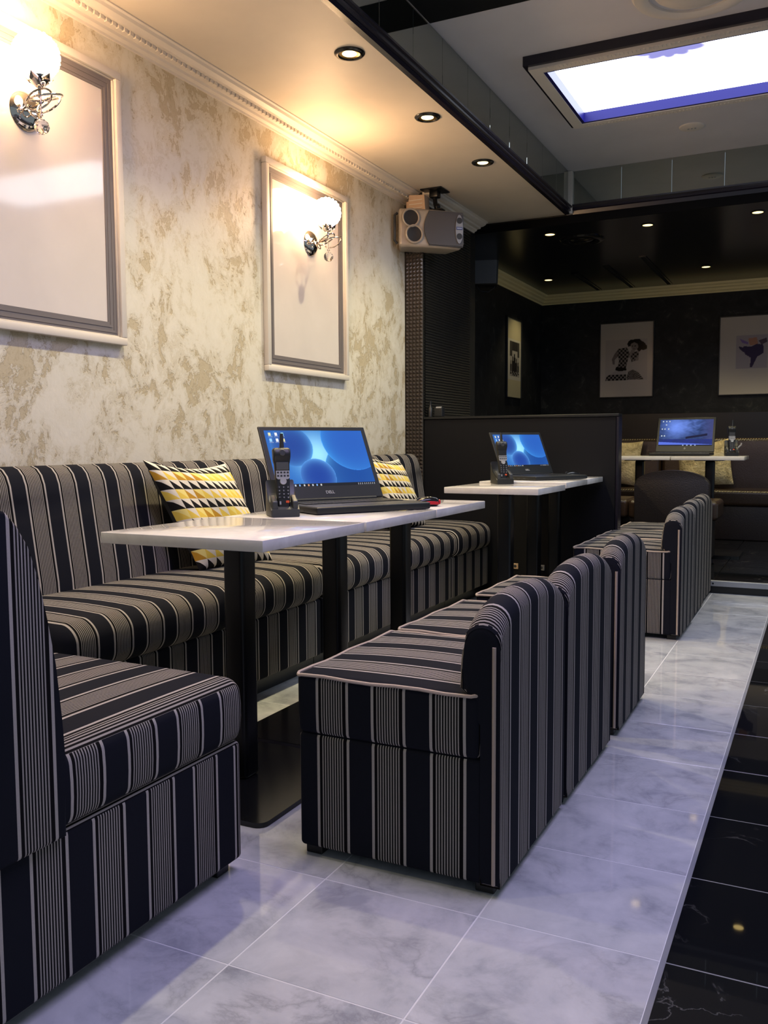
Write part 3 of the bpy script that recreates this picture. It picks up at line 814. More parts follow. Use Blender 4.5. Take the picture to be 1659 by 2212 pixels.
dup(T2, (-1.455, 5.309, 0), 0, 'last table of the second row against the charcoal partition', scale=(1, .83, 1.011))

# back-room tables (on the platform)
TC = make_table('pedestal_table', 'white topped back-room table under the right half of the laptop', 'white topped tables of the back room', .55, .48, .80); TC.location = (-.815, 7.66, .08)
dup(TC, (-1.372, 7.66, .08), 0, 'white topped back-room table half hidden by the partition end')
dup(TC, (-1.928, 7.66, .08), 0, 'white topped back-room table hidden behind the partition')

# ================================================================== LAPTOPS
def dell_screen(s, t):
    A = 16/9
    d = math.hypot((s-.47)*A, t-.56)
    g = math.exp(-d*d*9); g2 = math.exp(-d*d*2.2)
    c = [.02+.30*g+.02*g2, .10+.52*g+.14*g2, .42+.42*g+.22*g2]
    def blob(cx_, cy_, R, base, rim):
        nonlocal c
        q = math.hypot((s-cx_)*A, t-cy_)/R
        if q < 1:
            e = q**6; dd = math.hypot((s-.47)*A, t-.56); lit = math.exp(-dd*2.2)
            k = e*.75*lit + .12*q*q
            c = [base[i]*(1-k) + rim[i]*k for i in range(3)]
            if q > .985: c = [min(1, x*1.3) for x in c]
    blob(.83, .22, .56, (.01, .07, .32), (.10, .42, .85))
    blob(.24, .72, .365, (.015, .06, .30), (.12, .45, .95))
    blob(.43, .175, .315, (.012, .055, .32), (.14, .45, .95))
    blob(.86, .82, .55, (.02, .11, .48), (.06, .38, .9))
    if t < .055:
        c = [.012, .014, .02]
        if .012 < t < .042:
            for k in range(11):
                u = .012 + k*.042
                if abs(s-u) < .007: c = [(.55, .6, .7), (.2, .4, .8), (.6, .6, .6), (.7, .35, .2)][k % 4]
            if s > .80 and int(s*140) % 3 == 0: c = (.35, .36, .4)
    for i in range(3):
        for j in range(2):
            cx_, cy_ = .05+i*.062, .93-j*.10
            if abs(s-cx_) < .012 and abs(t-cy_) < .028: c = [(.75, .75, .45), (.8, .8, .85), (.35, .75, .9), (.3, .6, .95), (.85, .9, .95), (.8, .75, .4)][i+3*j]
            if abs(s-cx_) < .02 and abs(t-cy_+.043) < .006 and int(s*300) % 2 == 0: c = (.4, .45, .6)
    return c
def ridge_screen(s, t):
    def nz(x, y): return .5+.5*math.sin(x*7.3+1.7*math.sin(y*5.1))*math.cos(y*6.7+1.3*math.sin(x*4.9))
    d = math.hypot((s-.32)*1.7, t-.72); g = math.exp(-d*d*9); d2 = math.hypot((s-.62)*1.7, t-.82); g2 = math.exp(-d2*d2*14)
    n = nz(s*2.4, t*2.2)*.6 + nz(s*6, t*5)*.4
    v = .18*n + .85*g + .4*g2*n + .05
    c = [v*.20, v*.34+.01, v*1.0+.05]
    if s > .75: k = min(1, (s-.75)*4); c = [c[0]*(1-k)+.06*k, c[1]*(1-k)+.07*k, c[2]*(1-k)+.22*k]
    if abs(t-(.30+.3*(s-.5))) < .03+.02*n and .5 < s < .9: c = [.01, .012, .05]
    if t < .25: c = [.02, .035, .16+.1*n]
    if t < .15-.10*s: c = [.12, .2, .85]
    if t < .04:
        c = [.01, .012, .03]
        if int(s*40) % 3 == 0 and .4 < s < .75: c = [.4, .5, .7]
    for (a, b) in ((.06, .93), (.12, .93), (.18, .93), (.12, .8), (.05, .64), (.1, .64), (.17, .64), (.05, .38), (.1, .38)):
        if abs(s-a) < .012 and abs(t-b) < .022: c = [.6, .7, .8]
    return c
SCR1 = attr_mat('lit_screen_bubbles', 1.15, .25, spec=.3); SCR2 = attr_mat('lit_screen_ridge', .9, .4, spec=.05)
def laptop(label, loc, th, W, tilt, scr, smat, logo):
    """origin at the front left bottom corner, x to the right along the front edge, y to the hinge"""
    D = W*.26/.38; h = W*.021/.38
    t = thing('laptop', label, 'laptop', loc, th, 'open black laptops')
    bm = new(); rbox(bm, (0, 0, .002), (W, D, h), .006, (1, 1, 1), q=3); obj('base', bm, M_PLB, t, smooth=True, angle=50)
    bm = new(); box(bm, .006, W-.006, .006, D-.006, h-.001, h+.0007, .0005, 1); obj('palm_deck', bm, M_PLG, t)
    bm = new(); nrow = 6; y = D*.42; kx = W*.88/15
    for r_ in range(nrow):
        for k in range(15):
            if r_ == 0 and 4 <= k <= 8: continue
            x = W*.06 + k*kx; box(bm, x+.0015, x+kx-.0015, y+.0015, y+D*.075-.0015, h+.0005, h+.0035)
        if r_ == 0: box(bm, W*.06+4*kx+.0015, W*.06+9*kx-.0015, y+.0015, y+D*.075-.0015, h+.0005, h+.0035)
        y += D*.078
    o = obj('keyboard', bm, M_PLK, t); o['kind'] = 'stuff'
    bm = new(); box(bm, W*.34, W*.62, D*.06, D*.35, h+.0005, h+.0013, .0004, 1); obj('touchpad', bm, M_PLK, t)
    bm = new()
    for k in range(3): box(bm, -.0006, .002, D*(.30+.16*k), D*(.38+.16*k), .006, .012)
    obj('side_ports', bm, M_PLG, t)
    bm = new(); tube(bm, [(W*.08, D-.004, h+.003), (W*.92, D-.004, h+.003)], .007, 10); obj('hinge_bar', bm, M_PLB, t, smooth=True)
    # lid in its own frame
    R = Matrix.Translation((0, D-.002, h+.004)) @ Matrix.Rotation(-tilt, 4, 'X')
    bm = new(); rbox(bm, (0, 0, 0), (W, .010, D*.985), .0045, (1, 1, 1), q=3)
    lid = obj('lid', bm, M_PLB, t, smooth=True, angle=50); lid.matrix_local = R
    bz = W*.042; H = (W-2*bz)*9/16; zb = D*.985-bz*.95-H
    bm = new()
    box(bm, .004, W-.004, -.0015, 0, .004, zb); box(bm, .004, W-.004, -.0015, 0, zb+H, D*.985-.005); box(bm, .004, bz, -.0015, 0, zb, zb+H); box(bm, W-bz, W-.004, -.0015, 0, zb, zb+H)
    o = obj('bezel', bm, M_PLB, t); o.matrix_local = R
    s = panel('screen', W-2*bz, H, 288 if W > .46 else 192, 162 if W > .46 else 108, scr, smat, t, R @ Matrix.Translation((bz, -.0006, zb)))
    s['label'] = 'lit blue display'
    if logo == 'DELL': text('logo', 'DELL', W*.036, M_SILV, t, R @ Matrix.Translation((W/2, -.002, zb*.42)) @ Matrix.Rotation(PI/2, 4, 'X'))
    else:
        bm = new(); lathe(bm, [(0, -.0024), (W*.016, -.0024), (W*.0165, -.0015)], (W/2, 0, zb*.55), 20, 'y'); lg = obj('logo', bm, M_SILV, t); lg.matrix_local = R
        text('logo_letters', 'hp', W*.026, M_PLB, t, R @ Matrix.Translation((W/2, -.0026, zb*.55-W*.008)) @ Matrix.Rotation(PI/2, 4, 'X'), .0002)
    nest(t, 'lid', 'bezel', 'screen', 'logo', 'logo_letters'); nest(t, 'base', 'palm_deck', 'keyboard', 'touchpad', 'side_ports')
    return t
laptop('large black laptop with blue bubble wallpaper on the near white table', (-1.520, 2.570, .757), rad(58.7), .470, rad(28.5), dell_screen, SCR1, 'DELL')
laptop('black laptop with blue bubble wallpaper on the second row, in front of the partition', (-1.425, 4.80, .7845), rad(60), .41, rad(26), dell_screen, SCR1, 'DELL')
laptop('black laptop with dark blue mountain wallpaper on the back-room table', (-1.285, 7.55, .88), 0, .475, rad(24), ridge_screen, SCR2, 'hp')

# ================================================================== PHONES
def phone(label, loc, rz, sc, kind=0):
    t = thing('cordless_phone', label, 'phone', loc, rz, 'cordless phones standing in chargers')
    t.scale = (sc, sc, sc)
    # cradle
    pr = [(-.055, 0), (.052, 0), (.052, .115), (.042, .12), (.030, .078), (.012, .062), (-.03, .034), (-.055, .026)]
    bm = new(); prism(bm, [(a, b) for a, b in pr], -.048, .048, 'x')
    bmesh.ops.bevel(bm, geom=[e for e in bm.edges if abs(e.verts[0].co.x-e.verts[1].co.x) < 1e-6], offset=.006, segments=3, affect='EDGES', profile=.5)
    obj('charging_cradle', bm, M_PLG if kind == 0 else M_PLB, t, smooth=True)
    for s in (-1, 1):
        bm = new(); rbox(bm, (s*.034-.009, -.05, .02), (s*.034+.009, -.005, .052), .004, (1, 1, 1), q=2, fn=lambda p: (p[0], p[1], p[2] + (p[1]+.05)*.45)); obj('cradle_horn', bm, M_PLG, t, smooth=True)
    R = Matrix.Translation((0, -.022, .026)) @ Matrix.Rotation(rad(-11), 4, 'X')
    def put(o): o.matrix_local = R; return o
    H = .205
    def body(p):
        x, y, z = p; u = z/H
        wd = .82 + .28*u + (.10 if u > .78 else 0); x *= wd
        if y < 0 and u > .80: y -= .010*math.sin(PI*min(1, (u-.80)/.2*.9+.1))
        return (x, y, z)
    bm = new(); rbox(bm, (-.025, -.012, 0), (.025, .014, H), .008, (2, 2, 16), body, q=3); put(obj('handset', bm, M_PLB, t, smooth=True, angle=60))
    bm = new(); tube(bm, [(.004, .006, H-.004), (.006, .006, H+.05)], .006, 10, rr=[.0085, .0055]); put(obj('antenna', bm, M_PLB, t, smooth=True))
    bm = new(); lathe(bm, [(0, -.0245), (.009, -.0245), (.011, -.022)], (0, 0, H*.905), 20, 'y'); put(obj('earpiece', bm, M_PLG, t))
    bm = new(); box(bm, -.021, .021, -.0150, -.011, H*.625, H*.755, .001, 1); put(obj('display', bm, M_LCD if kind == 0 else M_PLB, t))
    bm = new(); prism(bm, [(-.0225, H*.615), (.0225, H*.615), (.0225, H*.50), (.017, H*.475), (.011, H*.475), (.0, H*.43), (-.011, H*.475), (-.017, H*.475), (-.0225, H*.50)], -.0140, -.0112, 'y'); put(obj('silver_panel', bm, M_SILV, t))
    for r_ in range(2):
        for c_ in range(4):
            x = -.0165 + c_*.011; z = H*(.585-.055*r_); bm = new(); box(bm, x-.0033, x+.0033, -.0155, -.0135, z-.0027, z+.0027, .0006, 1); put(obj('function_key', bm, M_PLK, t))
    bm = new(); lathe(bm, [(.0, -.0165), (.007, -.0165), (.0105, -.0172), (.0115, -.014), (.0115, -.012)], (0, 0, H*.44), 24, 'y'); put(obj('navigation_ring', bm, M_SILV, t, smooth=True))
    lab = '123456789*0#'
    for r_ in range(4):
        for c_ in range(3):
            x = -.0145 + c_*.0145; z = H*(.345-.056*r_); bm = new(); box(bm, x-.0052, x+.0052, -.0142, -.0115, z-.0033, z+.0033, .0008, 1); k = put(obj('number_key', bm, M_PLK, t))
            tx = text('key_print', lab[r_*3+c_], .0075, M_KEYL, t, Matrix.Identity(4), .0002); tx.matrix_local = R @ Matrix.Translation((x, -.0146, z-.0026)) @ Matrix.Rotation(PI/2, 4, 'X')
    bm = new(); box(bm, .006, .017, -.0140, -.0112, H*.085, H*.125, .001, 1); put(obj('orange_key', bm, M_ORG, t))
    bm = new(); box(bm, -.016, -.010, -.0135, -.0112, H*.06, H*.115, .001, 1); put(obj('label_sticker', bm, M_SILV, t))
    nest(t, 'handset', 'antenna', 'earpiece', 'display', 'silver_panel', 'function_key', 'navigation_ring', 'number_key', 'key_print', 'orange_key', 'label_sticker'); nest(t, 'charging_cradle', 'cradle_horn')
    return t
phone('cordless phone in its charger at the left of the large laptop', (-1.615, 2.505, .757), rad(44), 1.0)
phone('cordless phone standing left of the laptop on the second row', (-1.545, 4.57, .7765), rad(40), 1.0, 1)
p3 = phone('cordless phone on the back-room table, right of the dark blue screen', (-.655, 7.66, .88), rad(12), 1.05, 1)
bm = new(); tube(bm, [(.02, .02, .045), (.05, .02, .065), (.07, .02, .085), (.072, .02, .10)], .006, 8); o = obj('pale_hook', bm, M_SILV, p3, smooth=True); o['label'] = 'pale plastic hook at the side'

def mouse(label, loc, rz, side_mat, sc=1):
    t = thing('computer_mouse', label, 'mouse', loc, rz, 'computer mice'); t.scale = (sc,)*3
    def sh(p):
        x, y, z = p; u = y/.05; w_ = 1-.18*abs(u)**2
        k = max(0, z/.036); z = z*(1-.42*max(0, u+.15)**1.6 - .25*max(0, -u-.3)) ; return (x*w_*(1-.12*k), y, z)
    bm = new(); rbox(bm, (-.030, -.05, .002), (.030, .05, .038), .016, (4, 6, 1), sh, q=5); obj('shell', bm, M_METBG, t, smooth=True, angle=80)
    for s in (-1, 1):
        bm = new(); rbox(bm, (s*.0275-.004, -.042, .008), (s*.0275+.004, .034, .022), .0035, (1, 5, 1), sh, q=3); obj('side_grip', bm, side_mat, t, smooth=True, angle=80)
    bm = new(); rbox(bm, (-.022, -.0515, .008), (.022, -.042, .026), .004, (3, 1, 1), q=3); obj('rear_strip', bm, side_mat, t, smooth=True)
    bm = new(); lathe(bm, [(0, -.004), (.009, -.004), (.010, 0), (.009, .004), (0, .004)], (0, .028, .024), 18, 'x'); obj('scroll_wheel', bm, M_PLG, t, smooth=True)
    nest(t, 'shell', 'side_grip', 'rear_strip')
    return t
mouse('black and red mouse behind the corner of the large laptop', (-1.352, 3.105, .757), rad(130), M_RED)
mouse('glossy black mouse beside the laptop on the second row', (-1.375, 5.37, .7845), rad(130), M_METBG)

# ================================================================== CUSHIONS
def cushion_geo(sz, th, cells, back_mat, front_mat, name, label, cat_group, loc, R4, colored, shear=0):
    t = thing(name, label, 'cushion', loc, 0, cat_group); t.matrix_world = Matrix.Translation(loc) @ R4
    N = 44 if colored else 24
    def P(u, v, s):   # u,v -1..1
        e = (max(0, 1-abs(u)**3.2)*max(0, 1-abs(v)**3.2))**.55
        pin = 1 - .055*(1-abs(v)**2)*abs(u)**3 - 0
        pin2 = 1 - .055*(1-abs(u)**2)*abs(v)**3
        wob = .006*math.sin(u*5+v*3)*e
        return (u*sz[0]/2*pin - shear*v*sz[1]/2, s*(th/2*e + wob), v*sz[1]/2*pin2 - (.018*(1-u*u) if v > 0 else 0)*v)
    CO = {'K': lin('#191717')[:3], 'W': lin('#e6ddcb')[:3], 'Y': lin('#e8c856')[:3], 'G': lin('#bf8f2e')[:3], 'P': lin('#efdc84')[:3]}
    bm = new(); V = [[bm.verts.new(P(-1+2*i/N, -1+2*j/N, -1)) for i in range(N+1)] for j in range(N+1)]
    colr = []
    C = cells; sub = N//C
    for j in range(N):
        for i in range(N):
            ci, cj = i//sub, j//sub; fi, fj = i % sub, j % sub
            a, b, c, d = V[j][i], V[j][i+1], V[j+1][i+1], V[j+1][i]
            rnd = random.Random(ci*31+cj*17)
            dark = 'K' if cj % 2 == 0 else rnd.choice('GYYG' if ci < C*.45 else 'YYPY')
            light = 'W' if (cj % 2 == 0 or rnd.random() < .6) else 'P'
            # lower-left half dark; the diagonal runs from the upper left to the lower right
            if fi + fj < sub-1: bm.faces.new([a, b, c, d]); colr.append(dark)
            elif fi + fj > sub-1: bm.faces.new([a, b, c, d]); colr.append(light)
            else: bm.faces.new([a, b, d]); colr.append(dark); bm.faces.new([b, c, d]); colr.append(light)
    me = bpy.data.meshes.new('printed_front'); bm.faces.ensure_lookup_table()
    bm.to_mesh(me); bm.free(); me.materials.append(front_mat)
    me.polygons.foreach_set('use_smooth', [True]*len(me.polygons))
    if colored:
        ca = me.color_attributes.new('Col', 'FLOAT_COLOR', 'CORNER'); buf = []
        for p, k in zip(me.polygons, colr):
            for _ in p.loop_indices: buf.extend(CO[k] + (1,))
        ca.data.foreach_set('color', buf)
    o = bpy.data.objects.new('printed_front' if colored else 'front_cover', me); COL.objects.link(o); o.parent = t
    bm = new(); V = [[bm.verts.new(P(-1+2*i/24, -1+2*j/24, 1)) for i in range(25)] for j in range(25)]
    for j in range(24):
        for i in range(24): bm.faces.new([V[j][i], V[j+1][i], V[j+1][i+1], V[j][i+1]])
    obj('back_cover', bm, back_mat, t, smooth=True, angle=180)
    return t
M_PRINT = attr_mat('triangle_print_cotton', 0, .85, spec=.2, vary=1)
def frame(c, uvec, vvec):
    u = Vector(uvec).normalized(); v = Vector(vvec); v = (v - u*v.dot(u)).normalized(); n = v.cross(u)   # local y = into the backrest
    # local x=u, z=v, y = z cross x
    yv = v.cross(u)
    yv = v.cross(u) if True else n
    return Matrix(((u.x, yv.x, v.x, 0), (u.y, yv.y, v.y, 0), (u.z, yv.z, v.z, 0), (0, 0, 0, 1)))
# u along +y (rightwards in the picture), v up and leaning to the wall
cushion_geo((.50, .46), .13, 11, M_PILB, M_PRINT, 'printed_cushion', 'black, white and yellow triangle cushion beside the near table, left of the phone', 'triangle print cushions',
            (-2.295, 3.02, .70), frame(None, (.05, 1, -.05), (-.26, -.02, .9)), True, .42)
cushion_geo((.46, .44), .13, 11, M_PILB, M_PRINT, 'printed_cushion', 'black, white and yellow triangle cushion partly hidden behind the large laptop', 'triangle print cushions',
            (-2.295, 4.80, .70), frame(None, (.05, 1, -.08), (-.26, -.02, .9)), True, .40)
cushion_geo((.46, .46), .15, 4, M_FUR, M_FUR, 'fur_cushion', 'cream furry cushion at the partition end of the leather bench', 'cream fur cushions',
            (-1.86, 9.12, .795), frame(None, (1, 0, 0), (0, .22, 1)) @ Matrix.Rotation(rad(4), 4, 'Y'), False)
cushion_geo((.50, .46), .16, 4, M_FUR, M_FUR, 'fur_cushion', 'cream furry cushion on the leather bench behind the back-room table leg', 'cream fur cushions',
            (-1.02, 9.10, .785), frame(None, (1, 0, 0), (0, .26, 1)) @ Matrix.Rotation(rad(-6), 4, 'Y'), False)

# ================================================================== BACK ROOM FURNITURE
def leather_unit(x0, x1, label):
    t = thing('leather_bench', label, 'bench', (0, 0, 0), 0, 'dark leather bench units along the back wall')
    bm = new(); rbox(bm, (x0+.002, 8.80, .08), (x1-.002, 9.53, .40), .01, (1, 1, 1), q=2); obj('base_cover', bm, M_LBK, t, smooth=True)
    bm = new(); rbox(bm, (x0, 8.76, .40), (x1, 9.53, .545), .035, (6, 4, 1), q=4); obj('seat', bm, M_LBR, t, smooth=True, angle=70)
    bm = new(); rbox(bm, (x0, 9.27, .50), (x1, 9.53, 1.03), .04, (6, 1, 4), q=4, fn=lambda p: (p[0], p[1] + max(0, p[2]-.5)*.08 if p[1] < 9.4 else p[1], p[2])); obj('backrest', bm, M_LBR, t, smooth=True, angle=70)
    bm = new()
    x = x0+.01
    while x < x1-.02:
        tube(bm, [(x, 8.756, .531), (x+.012, 8.757, .536)], .003, 5); tube(bm, [(x, 9.309, 1.018), (x+.012, 9.309, 1.022)], .003, 5); x += .024
    o = obj('stitching', bm, M_CREAMC, t); o['kind'] = 'stuff'
    return t
leather_unit(BX+.02, -1.46, 'dark leather bench section in the back left corner')
leather_unit(-1.455, -.12, 'dark leather bench section behind the back-room table')
leather_unit(-.115, 1.2, 'dark leather bench section past the right edge')
# chair in front of the back-room table
def leather_chair(x, y, label):
    t = thing('leather_chair', label, 'chair', (x, y, .08), 0, 'dark leather chairs at the back-room tables')
    Wd = .27
    def top(u): return .615 + .085*math.sqrt(max(0, 1-u*u))
    bm = new(); n = 24; A = []
    pts = [(-Wd, .04)] + [(-Wd*math.cos(PI*k/n), .60 + .105*math.sin(PI*k/n)) for k in range(n+1)] + [(Wd, .04)]
    prism(bm, pts, 0, .07, 'y')
    bmesh.ops.bevel(bm, geom=[e for e in bm.edges if abs(e.verts[0].co.y-e.verts[1].co.y) < 1e-6], offset=.014, segments=3, affect='EDGES', profile=.5)
    obj('backrest', bm, M_LBK, t, smooth=True)
    bm = new(); rbox(bm, (-.325, .06, .33), (.325, .50, .475), .03, (4, 4, 1), q=4); obj('seat', bm, M_LBR, t, smooth=True, angle=70)
    bm = new(); rbox(bm, (-.27, .06, .03), (.27, .46, .34), .01, (1, 1, 1), q=2); obj('base_cover', bm, M_LBK, t, smooth=True)
    for (a, b) in ((-.22, .05), (.22, .05), (-.22, .4), (.22, .4)):
        bm = new(); box(bm, a-.02, a+.02, b-.02, b+.02, 0, .045, .002, 1); obj('foot', bm, M_BLKP, t)
leather_chair(-1.00, 6.86, 'dark brown leather chair with arched back in front of the back-room table')
leather_chair(-1.66, 6.90, 'dark brown leather chair mostly hidden behind the partition')

# pictures in the back room
def inside(p, poly):
    x, y = p; r = False; n = len(poly)
    for i in range(n):
        x0, y0 = poly[i]; x1, y1 = poly[(i+1) % n]
        if (y0 > y) != (y1 > y) and x < (x1-x0)*(y-y0)/(y1-y0)+x0: r = not r
    return r
def PQ(*pts): return [((x-355)/403, (1580-y)/575) for x, y in pts]
W_HAIR = PQ((562,1170),(572,1148),(590,1136),(655,1134),(672,1150),(690,1160),(712,1190),(712,1212),(690,1222),(668,1218),(655,1232),(640,1222),(640,1180),(600,1165),(588,1185),(570,1192))
W_FACE = PQ((590,1168),(615,1158),(642,1172),(648,1200),(632,1218),(612,1222),(596,1205),(588,1188))
W_NECK = PQ((598,1210),(622,1220),(622,1240),(650,1252),(648,1300),(600,1310),(570,1260))
W_TORSO = PQ((490,1205),(558,1194),(582,1238),(566,1300),(552,1368),(482,1362),(500,1300),(486,1240))
W_ARM = PQ((490,1208),(462,1245),(444,1285),(452,1325),(468,1326),(466,1290),(492,1262))
W_FRONT = PQ((590,1250),(612,1232),(650,1230),(648,1262),(618,1305),(596,1310))
W_WAIST = PQ((478,1345),(556,1356),(560,1374),(500,1380),(470,1368))
W_SKIRT = PQ((395,1450),(404,1418),(480,1372),(560,1376),(560,1450))
W_SKR2 = PQ((560,1450),(570,1385),(606,1370),(650,1392),(690,1446))
def woman_photo(s, t):
    c = [.46, .40, .34]
    if not (.10 < s < .90 and .225 < t < .775): return c
    c = [.40, .35, .31]; p = (s, t)
    K = (.004, .004, .004); G = (.20, .17, .155); chk = (int(s*26) + int(t*36)) % 2
    if inside(p, W_SKR2): c = G if int(math.atan2(t-.20, s-.52)*18) % 2 else K
    if inside(p, W_SKIRT): c = (G if chk else K) if t < .30 else (.33, .29, .27)
    if inside(p, W_ARM): c = (.15, .12, .11)
    if inside(p, W_NECK): c = (.24, .20, .18)
    if inside(p, W_TORSO) or inside(p, W_FRONT): c = G if chk else K
    if inside(p, W_WAIST): c = K
    if inside(p, W_HAIR): c = K
    if inside(p, W_FACE):
        c = (.20, .165, .15)
        if abs(t-.685) < .005 and (abs(s-.615) < .012 or abs(s-.665) < .012): c = K
        if abs(t-.648) < .004 and abs(s-.640) < .016: c = (.05, .03, .03)
    return c
def DQ(*pts): return [((x-1285)/435, (1570-y)/590) for x, y in pts]
D_BODY = DQ((1450,1205),(1500,1212),(1540,1192),(1585,1200),(1588,1262),(1545,1290),(1512,1366),(1496,1366),(1502,1296),(1462,1268),(1446,1232))
D_LEG = DQ((1418,1206),(1450,1216),(1470,1248),(1450,1250),(1420,1224))
D_HAIR = DQ((1552,1168),(1606,1150),(1612,1180),(1572,1200))
D_GLARE = DQ((1480,1150),(1540,1142),(1550,1198),(1494,1202))  # orange blob of glare, painted into the print
D_SCARF = DQ((1420,1146),(1480,1176),(1482,1194),(1440,1180))
def dancer_photo(s, t):
    c = [.46, .41, .36]; p = (s, t)
    if not (.26 < s < .76 and .33 < t < .755): return c
    c = [.34, .30, .31]
    if inside(p, D_SCARF): c = [.20, .13, .34]
    if inside(p, D_GLARE): c = [.40, .20, .13]
    if inside(p, D_BODY) or inside(p, D_LEG): c = [.045, .03, .07]
    if inside(p, D_HAIR): c = [.09, .06, .08]
    return c
def club_photo(s, t):
    c = [.42, .36, .22] if t > .74 or t < .22 else [.44, .40, .32]
    if .18 < s < .88 and .27 < t < .71:
        c = [.30, .27, .24]
        if t > .60: c = [.03, .027, .025]
        if t > .52 and (s < .36 or s > .74): c = [.05, .045, .04]
        for (a, w_, h0, h1) in ((.27, .05, .30, .47), (.40, .06, .28, .52), (.53, .07, .28, .56), (.67, .06, .28, .50), (.80, .05, .30, .46)):
            if abs(s-a) < w_ and h0 < t < h1: c = [.02, .018, .017] if (t < h1-.05 or abs(s-a) < w_*.5) else c
        if t < .33 and int(s*17+t*60) % 3 == 0: c = [.22, .2, .18]
    return c
M_PHOTO = attr_mat('glossy_photo_print', 0, .15, coat=0, spec=.06)
def back_picture(x, y, z, w_, h_, rz, fn, label, n=(110, 150)):
    t = thing('framed_photo', label, 'picture', (x, y, z), rz)
    bm = new(); 
    b = .010
    for (a0, a1, c0, c1) in ((0, w_, 0, b), (0, w_, h_-b, h_), (0, b, b, h_-b), (w_-b, w_, b, h_-b)):
        bm2 = new(); box(bm2, a0, a1, -.022, -.001, c0, c1, .002, 1); obj('thin_black_frame_bar', bm2, M_PLB, t)
    bm.free()
    bm = new(); box(bm, .004, w_-.004, -.008, -.001, .004, h_-.004); obj('backing', bm, M_PLB, t)
    panel('photo_print', w_-2*b, h_-2*b, n[0], n[1], fn, M_PHOTO, t, Matrix.Translation((b, -.012, b)))
    return t
back_picture(-2.152, BY, 1.462, .56, .785, 0, woman_photo, 'black and white photo of a dark-haired woman in a checked dress, on the back wall')
back_picture(-.960, BY, 1.455, .60, .785, 0, dancer_photo, 'pale framed photo with a small purple dancing figure, at the right edge')
back_picture(BX, 8.34, 1.435, .46, .79, PI/2, club_photo, 'narrow-looking framed photo with a dark street scene on the side wall', (50, 110))

# ================================================================== SPEAKERS
t = thing('karaoke_speaker', 'silver and grey loudspeaker hanging under the soffit at the end of the plaster wall', 'speaker', (-2.325, 5.42, 2.262), rad(43))
# local x = front width (right), local y = depth away, origin at centre bottom
Wd, Hd, Dd = .44, .245, .17
# local front faces -y after the turn
bm = new(); rbox(bm, (-Wd/2, 0, 0), (Wd/2, Dd, Hd), .022, (6, 1, 2), q=4, fn=lambda p: (p[0]*(1-.25*max(0, p[1]/Dd)), p[1]-.02*math.cos(p[0]/(Wd/2)*PI/2)*(1 if p[1] < .05 else 0), p[2])); obj('cabinet', bm, M_SPKS, t, smooth=True, angle=70)
bm = new(); N = 12
pts = [(.214, .012), (.217, .03), (.217, .215), (.210, .234)] + [(-.02-.035*math.sin(PI*k/N), .234-.222*k/N) for k in range(N+1)]
prism(bm, pts, -.030, .0, 'y'); bmesh.ops.bevel(bm, geom=[e for e in bm.edges if e.verts[0].co.y < -.02 and e.verts[1].co.y < -.02], offset=.006, segments=2, affect='EDGES'); obj('grey_grille', bm, M_SPKG, t, smooth=True)
for (x, z) in ((-.145, .180), (-.122, .078)):
    bm = new(); lathe(bm, [(.062, -.012), (.060, -.030), (.054, -.033), (.047, -.026)], (x, 0, z), 32, 'y'); obj('tweeter_ring', bm, M_SPKS, t, smooth=True)
    bm = new(); lathe(bm, [(0, -.018), (.03, -.022), (.048, -.027), (.049, -.01)], (x, 0, z), 32, 'y'); obj('tweeter_cone', bm, M_HOLE, t, smooth=True)
bm = new(); pts = [(.184+.026*math.cos(2*PI*k/28), .124+.092*math.sin(2*PI*k/28)) for k in range(28)]
prism(bm, pts, -.038, -.02, 'y'); obj('oval_port_plate', bm, plain('port_plate_grey', '#77757a', .4), t, smooth=True)
for z in (.178, .078):
    bm = new(); lathe(bm, [(0, -.0388), (.017, -.0390), (.0195, -.0395), (.0195, -.036)], (.184, 0, z), 20, 'y'); obj('bass_port', bm, M_HOLE, t)
bm = new(); box(bm, .162, .206, -.0405, -.037, .120, .138, .0005, 1); obj('blue_badge', bm, M_BLUE, t)
bm = new(); box(bm, .167, .200, -.0412, -.0404, .1275, .1305); obj('badge_print', bm, M_SILV, t)
bm = new(); tube(bm, [(-Wd/2+.006, .05, .03), (-Wd/2-.014, .04, .045), (-Wd/2-.014, .04, .205), (-Wd/2+.006, .05, .22)], .009, 8); obj('side_handle', bm, M_PLG, t, smooth=True)
nest(t, 'oval_port_plate', 'bass_port', 'blue_badge', 'badge_print')
t = thing('speaker_bracket', 'black ceiling bracket carrying the silver loudspeaker', 'bracket', (-2.33, 5.50, SZ))
bm = new(); box(bm, -.075, .075, -.075, .075, -.008, 0, .002, 1); obj('ceiling_plate', bm, M_METB, t)
bm = new(); box(bm, -.03, .03, -.03, .03, -.05, -.008, .006, 2); obj('clamp', bm, M_METB, t, smooth=True)
bm = new(); tube(bm, [(0, 0, -.05), (.004, -.002, -.09), (.014, -.01, -.112), (.022, -.015, -.122)], .015, 10); obj('arm', bm, M_METB, t, smooth=True)
bm = new(); lathe(bm, [(0, -.022), (.016, -.016), (.022, 0), (.016, .016), (0, .022)], (.022, -.015, -.112), 16); obj('ball_joint', bm, M_METB, t, smooth=True)
bm = new(); box(bm, -.02, .07, -.05, .01, -.141, -.131, .002, 1); obj('speaker_plate', bm, M_METB, t)
t = thing('cream_ceiling_box', 'small cream slatted box above the silver loudspeaker', 'box', (-2.43, 5.44, 2.50))
bm = new(); prism(bm, [(-.062, 0), (.07, 0), (.062, .105), (-.045, .115)], -.03, .045, 'y'); obj('housing', bm, M_CREAMB, t)
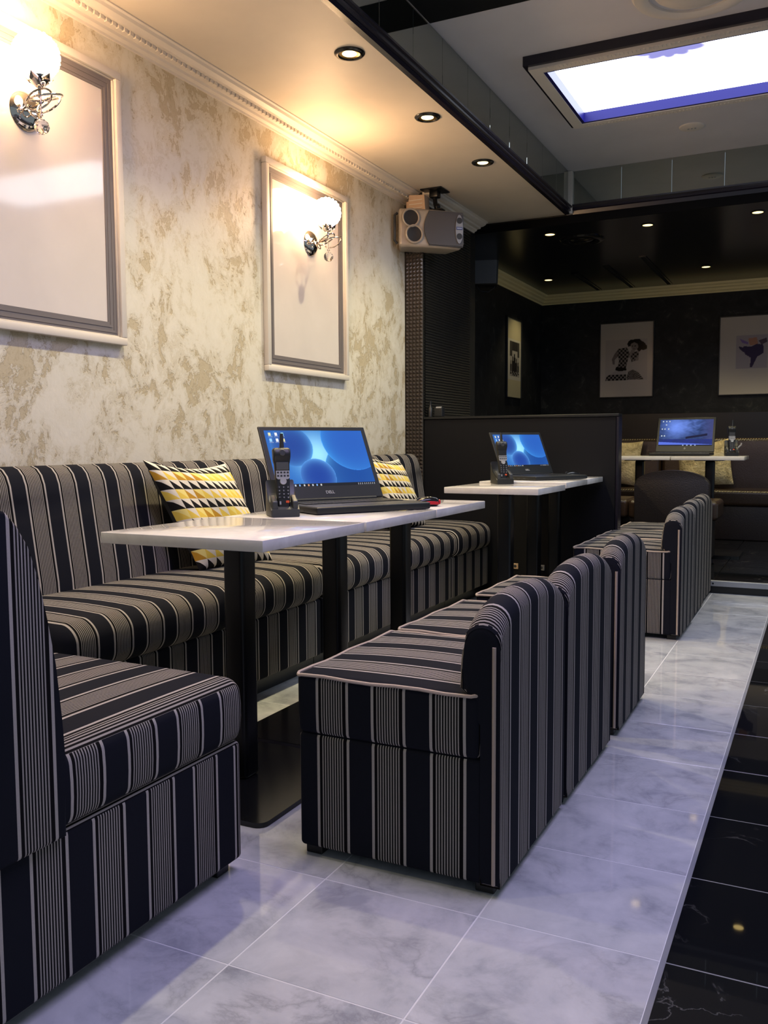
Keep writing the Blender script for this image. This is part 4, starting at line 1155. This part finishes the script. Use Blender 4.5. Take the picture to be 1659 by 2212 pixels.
for k in range(3):
    bm = new(); box(bm, -.045, .05, -.033, -.0295, .025+k*.025, .030+k*.025); obj('slat', bm, M_TRIMW, t)
bm = new(); box(bm, -.075, -.04, -.01, .03, .03, .08); obj('wall_fixing', bm, M_CREAMB, t)
t = thing('grey_wall_speaker', 'plain grey loudspeaker high on the dark side wall of the back room', 'speaker', (BX+.10, 7.47, 2.375), rad(20))
bm = new(); rbox(bm, (-.10, 0, 0), (.11, .17, .30), .010, (1, 1, 1), q=3, fn=lambda p: (p[0]*(1 + .10*p[2]/.30), p[1]-.02*p[2]/.30*(1 if p[1] < .06 else 0), p[2])); obj('cabinet', bm, M_PLB, t, smooth=True, angle=60)
bm = new(); rbox(bm, (-.095, -.014, .010), (.095, .004, .285), .007, (1, 1, 1), q=3, fn=lambda p: (p[0]*(1 + .10*p[2]/.30), p[1]-.02*p[2]/.30, p[2])); obj('front_grille', bm, plain('slate_grille', '#6c6f78', .7), t, smooth=True)
bm = new(); tube(bm, [(-.08, .06, .01), (-.04, .06, -.045), (.03, .06, -.055), (.08, .06, -.02), (.09, .06, .005)], .005, 6); obj('cable', bm, M_PLB, t, smooth=True)
bm = new(); box(bm, -.16, -.06, .06, .10, .12, .18); obj('wall_arm', bm, M_PLB, t)

# small dark things on the partition top
t = thing('black_charger', 'small black charger with a silver top on the partition, beside the ribbed wall', 'charger', (-2.33, 5.57, 1.172))
bm = new(); rbox(bm, (-.028, -.025, 0), (.032, .025, .066), .006, (1, 1, 1), q=3); obj('body', bm, M_PLB, t, smooth=True)
bm = new(); box(bm, -.012, .026, -.027, -.012, .058, .069, .001, 1); obj('silver_lip', bm, M_SILV, t)
t = thing('black_bottle', 'slim dark bottle on the partition, left of the charger', 'bottle', (-2.39, 5.56, 1.172))
bm = new(); lathe(bm, [(0, 0), (.018, 0), (.018, .055), (.008, .07), (.007, .095), (0, .096)], seg=20); obj('body', bm, M_PLB, t, smooth=True)
bm = new(); lathe(bm, [(0, .109), (.009, .109), (.009, .092), (.0072, .0915)], seg=16); obj('cap', bm, M_PLB, t)
